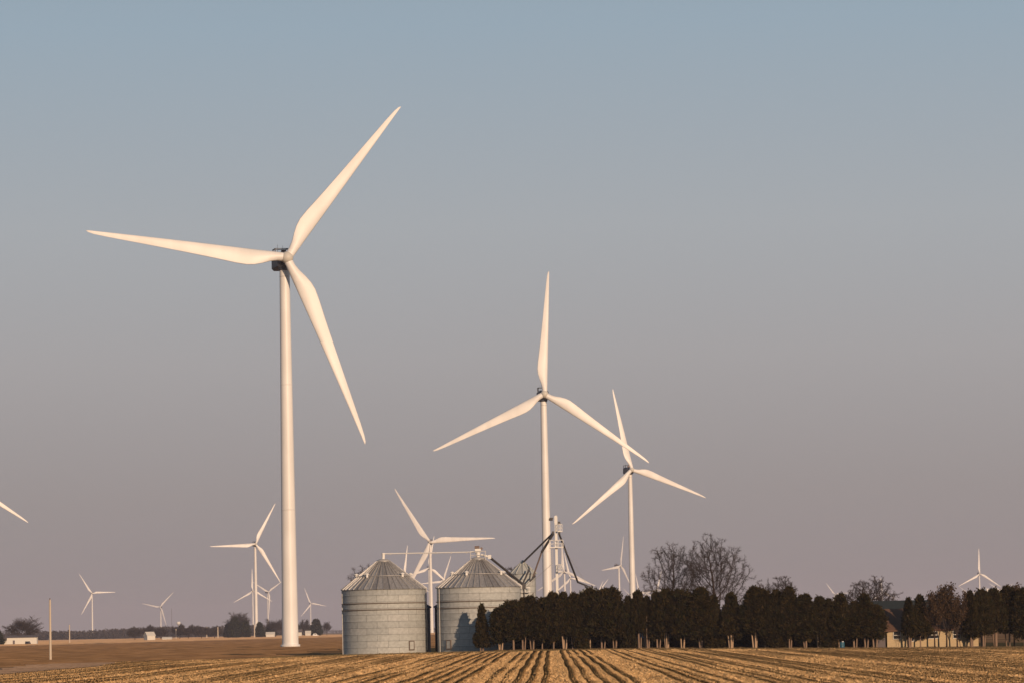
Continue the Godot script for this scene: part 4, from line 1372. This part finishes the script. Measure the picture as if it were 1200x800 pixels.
func build_stubble() -> void:
	var r := RandomNumberGenerator.new()
	r.seed = 1234
	# a short piece of a row of cut stalks with a few leaf shreds
	var v := PackedVector3Array()
	var nrm := PackedVector3Array()
	var col := PackedColorArray()
	for k in 9:
		var b := Vector3(r.randf_range(-0.08, 0.08), -0.03, -0.25 + 0.06 * k + r.randf_range(-0.03, 0.03))
		var e := b + Vector3(r.randf_range(-0.07, 0.07), r.randf_range(0.22, 0.46), r.randf_range(-0.07, 0.07))
		var c := Color(1, 1, 1) * r.randf_range(0.75, 1.15)
		for i in 3:
			var t0 := TAU * i / 3
			var t1 := TAU * (i + 1) / 3
			var e0 := Vector3(cos(t0), 0, sin(t0)) * 0.012
			var e1 := Vector3(cos(t1), 0, sin(t1)) * 0.012
			var n := (e0 + e1).normalized()
			for q in [b + e0, e + e0, e + e1, b + e0, e + e1, b + e1]:
				v.append(q); nrm.append(n); col.append(c)
		for j in 2:
			spray(v, nrm, col, b.lerp(e, r.randf_range(0.3, 0.95)), (rand_dir(r) + Vector3(0, -0.2, 0)).normalized(), r.randf_range(0.1, 0.26), 0.11, Color(1.1, 1.05, 0.95) * r.randf_range(0.7, 1.1), r)
	var tuft := from_arrays(v, nrm, col)
	var gap := FastNoiseLite.new()
	gap.seed = 9
	gap.frequency = 0.03
	var tone := FastNoiseLite.new()
	tone.seed = 10
	tone.frequency = 0.02
	var buf := PackedFloat32Array()
	var count := 0
	var row := 0
	var x0 := -52.0
	while x0 < 84.0:
		var tall := r.randf_range(0.54, 0.74)
		var thin := r.randf_range(0.82, 1.0)
		var row_tone := r.randf_range(0.88, 1.08)
		if low_row(row):
			tall *= r.randf_range(0.22, 0.45)
			thin *= 0.55
		var z := -150.0 - r.randf()
		while z > -468.0:
			var x := x0 - 0.0084 * z + 0.05 * sin(z * 0.09 + row * 0.7)
			z -= 0.3
			if -z > field_edge(x) - 0.6: break
			if x < left_edge(-z) + 0.4: continue
			if absf(x) > 0.148 * -z + 9.0: continue
			var g := gap.get_noise_2d(x * 2.0, z * 0.35)
			if r.randf() > thin * (0.96 if g > -0.25 else 0.6): continue
			var h := tall * r.randf_range(0.85, 1.12) * (1.0 + 0.3 * g)
			var k := row_tone * r.randf_range(0.85, 1.12) * (1.0 + 0.2 * tone.get_noise_2d(x, z * 0.3))
			put(buf, Vector3(x + r.randf_range(-0.03, 0.03), 0, z), (PI if r.randf() < 0.5 else 0.0) + r.randf_range(-0.15, 0.15), r.randf_range(0.9, 1.15), h, Color(0.92 * k, 0.60 * k, 0.285 * k))
			count += 1
		x0 += 0.76
		row += 1
	scatter("corn_stubble", "rows of cut straw coloured corn stalks in the foreground", tuft, mats.straw, buf, count)
	print("stubble ", count)
	# husks and leaves lying between the rows
	v = PackedVector3Array()
	nrm = PackedVector3Array()
	col = PackedColorArray()
	for k in 16:
		var p := Vector3(r.randf_range(-0.5, 0.5), r.randf_range(0.01, 0.07), r.randf_range(-0.6, 0.6))
		var a := r.randf() * TAU
		spray(v, nrm, col, p, Vector3(cos(a), r.randf_range(0.0, 0.9), sin(a)).normalized(), r.randf_range(0.14, 0.4), 0.13, Color(1, 1, 1) * r.randf_range(0.6, 1.15), r)
	var litter := from_arrays(v, nrm, col)
	buf = PackedFloat32Array()
	count = 0
	for k in 95000:
		var z := -150.0 - 318.0 * r.randf()
		var x := r.randf_range(-50, 75)
		if -z > field_edge(x) - 0.8 or x < left_edge(-z) + 0.6 or absf(x) > 0.148 * -z + 7.0: continue
		var t := r.randf_range(0.65, 1.1)
		if low_row(roundi((x + 0.0084 * z + 52.0) / 0.76)) and r.randf() < 0.8: continue
		put(buf, Vector3(x, 0, z), r.randf() * TAU, 1.0, 1.0, Color(0.82 * t, 0.535 * t, 0.26 * t))
		count += 1
	scatter("corn_litter", "loose dry corn leaves lying between the stubble rows", litter, mats.straw, buf, count)
	print("litter ", count)
	# ragged dry grass along the far margin of the stubble and before the house
	v = PackedVector3Array()
	nrm = PackedVector3Array()
	col = PackedColorArray()
	for k in 14:
		spray(v, nrm, col, Vector3(r.randf_range(-0.25, 0.25), -0.02, r.randf_range(-0.25, 0.25)), (Vector3.UP + rand_dir(r) * 0.35).normalized(), r.randf_range(0.16, 0.4), 0.06, Color(1, 1, 1) * r.randf_range(0.6, 1.2), r)
	var grass := from_arrays(v, nrm, col)
	buf = PackedFloat32Array()
	count = 0
	for k in 14000:
		var x := r.randf_range(-30, 72)
		var z := -field_edge(x) - r.randf() * 24.0 + 0.3
		if Vector2(x + 17.3, z + 500).length() < 5.8 or Vector2(x + 4.95, z + 497).length() < 5.8: continue
		var t := r.randf_range(0.6, 1.2)
		var green := r.randf() < 0.3
		put(buf, Vector3(x, 0, z), r.randf() * TAU, 1.2, r.randf_range(0.5, 1.2), Color(0.10 * t, 0.09 * t, 0.035 * t) if green else Color(0.26 * t, 0.18 * t, 0.09 * t))
		count += 1
	for k in 5200:
		var x := r.randf_range(-3.0, 66.0)
		var z := lerpf(-487.0, -466.0, clampf((x + 5.0) / 60.0, 0, 1)) + r.randfn() * 1.6
		var t := r.randf_range(0.5, 1.1)
		put(buf, Vector3(x, 0, z), r.randf() * TAU, r.randf_range(1.0, 1.6), r.randf_range(0.5, 1.5), Color(0.17 * t, 0.115 * t, 0.06 * t))
		count += 1
	scatter("margin_grass", "ragged dry grass along the stubble's far edge", grass, mats.straw, buf, count)

func build_small_things() -> void:
	var t := thing("barrel", "small blue barrel under the cedars left of the house", "barrel", Vector3(39.1, 0, -464.5))
	var st := begin()
	lathe(st, [Vector2(0, 0), Vector2(0.28, 0), Vector2(0.3, 0.05), Vector2(0.3, 0.28), Vector2(0.32, 0.31), Vector2(0.3, 0.34), Vector2(0.3, 0.58), Vector2(0.32, 0.61), Vector2(0.3, 0.64), Vector2(0.3, 0.86), Vector2(0.27, 0.9), Vector2(0, 0.9)], 20)
	part("drum", finish(st), mats.barrel_blue, t)
	st = begin()
	tube(st, Vector3(0.08, 0.9, 0.05), Vector3(0.08, 1.0, 0.05), 0.12, 0.1, 10)
	part("lid", finish(st), mats.steel_white, t)
	# pale low things seen under the cedars
	var sh := thing("shed", "low tan shed wall seen between cedar trunks near the gap", "shed", Vector3(14.6, 0, -497), 0.1)
	gable_house(sh, 5.0, 4.0, 1.4, 2.2, mats.tan_wall, mats.grey_roof, 0.2)
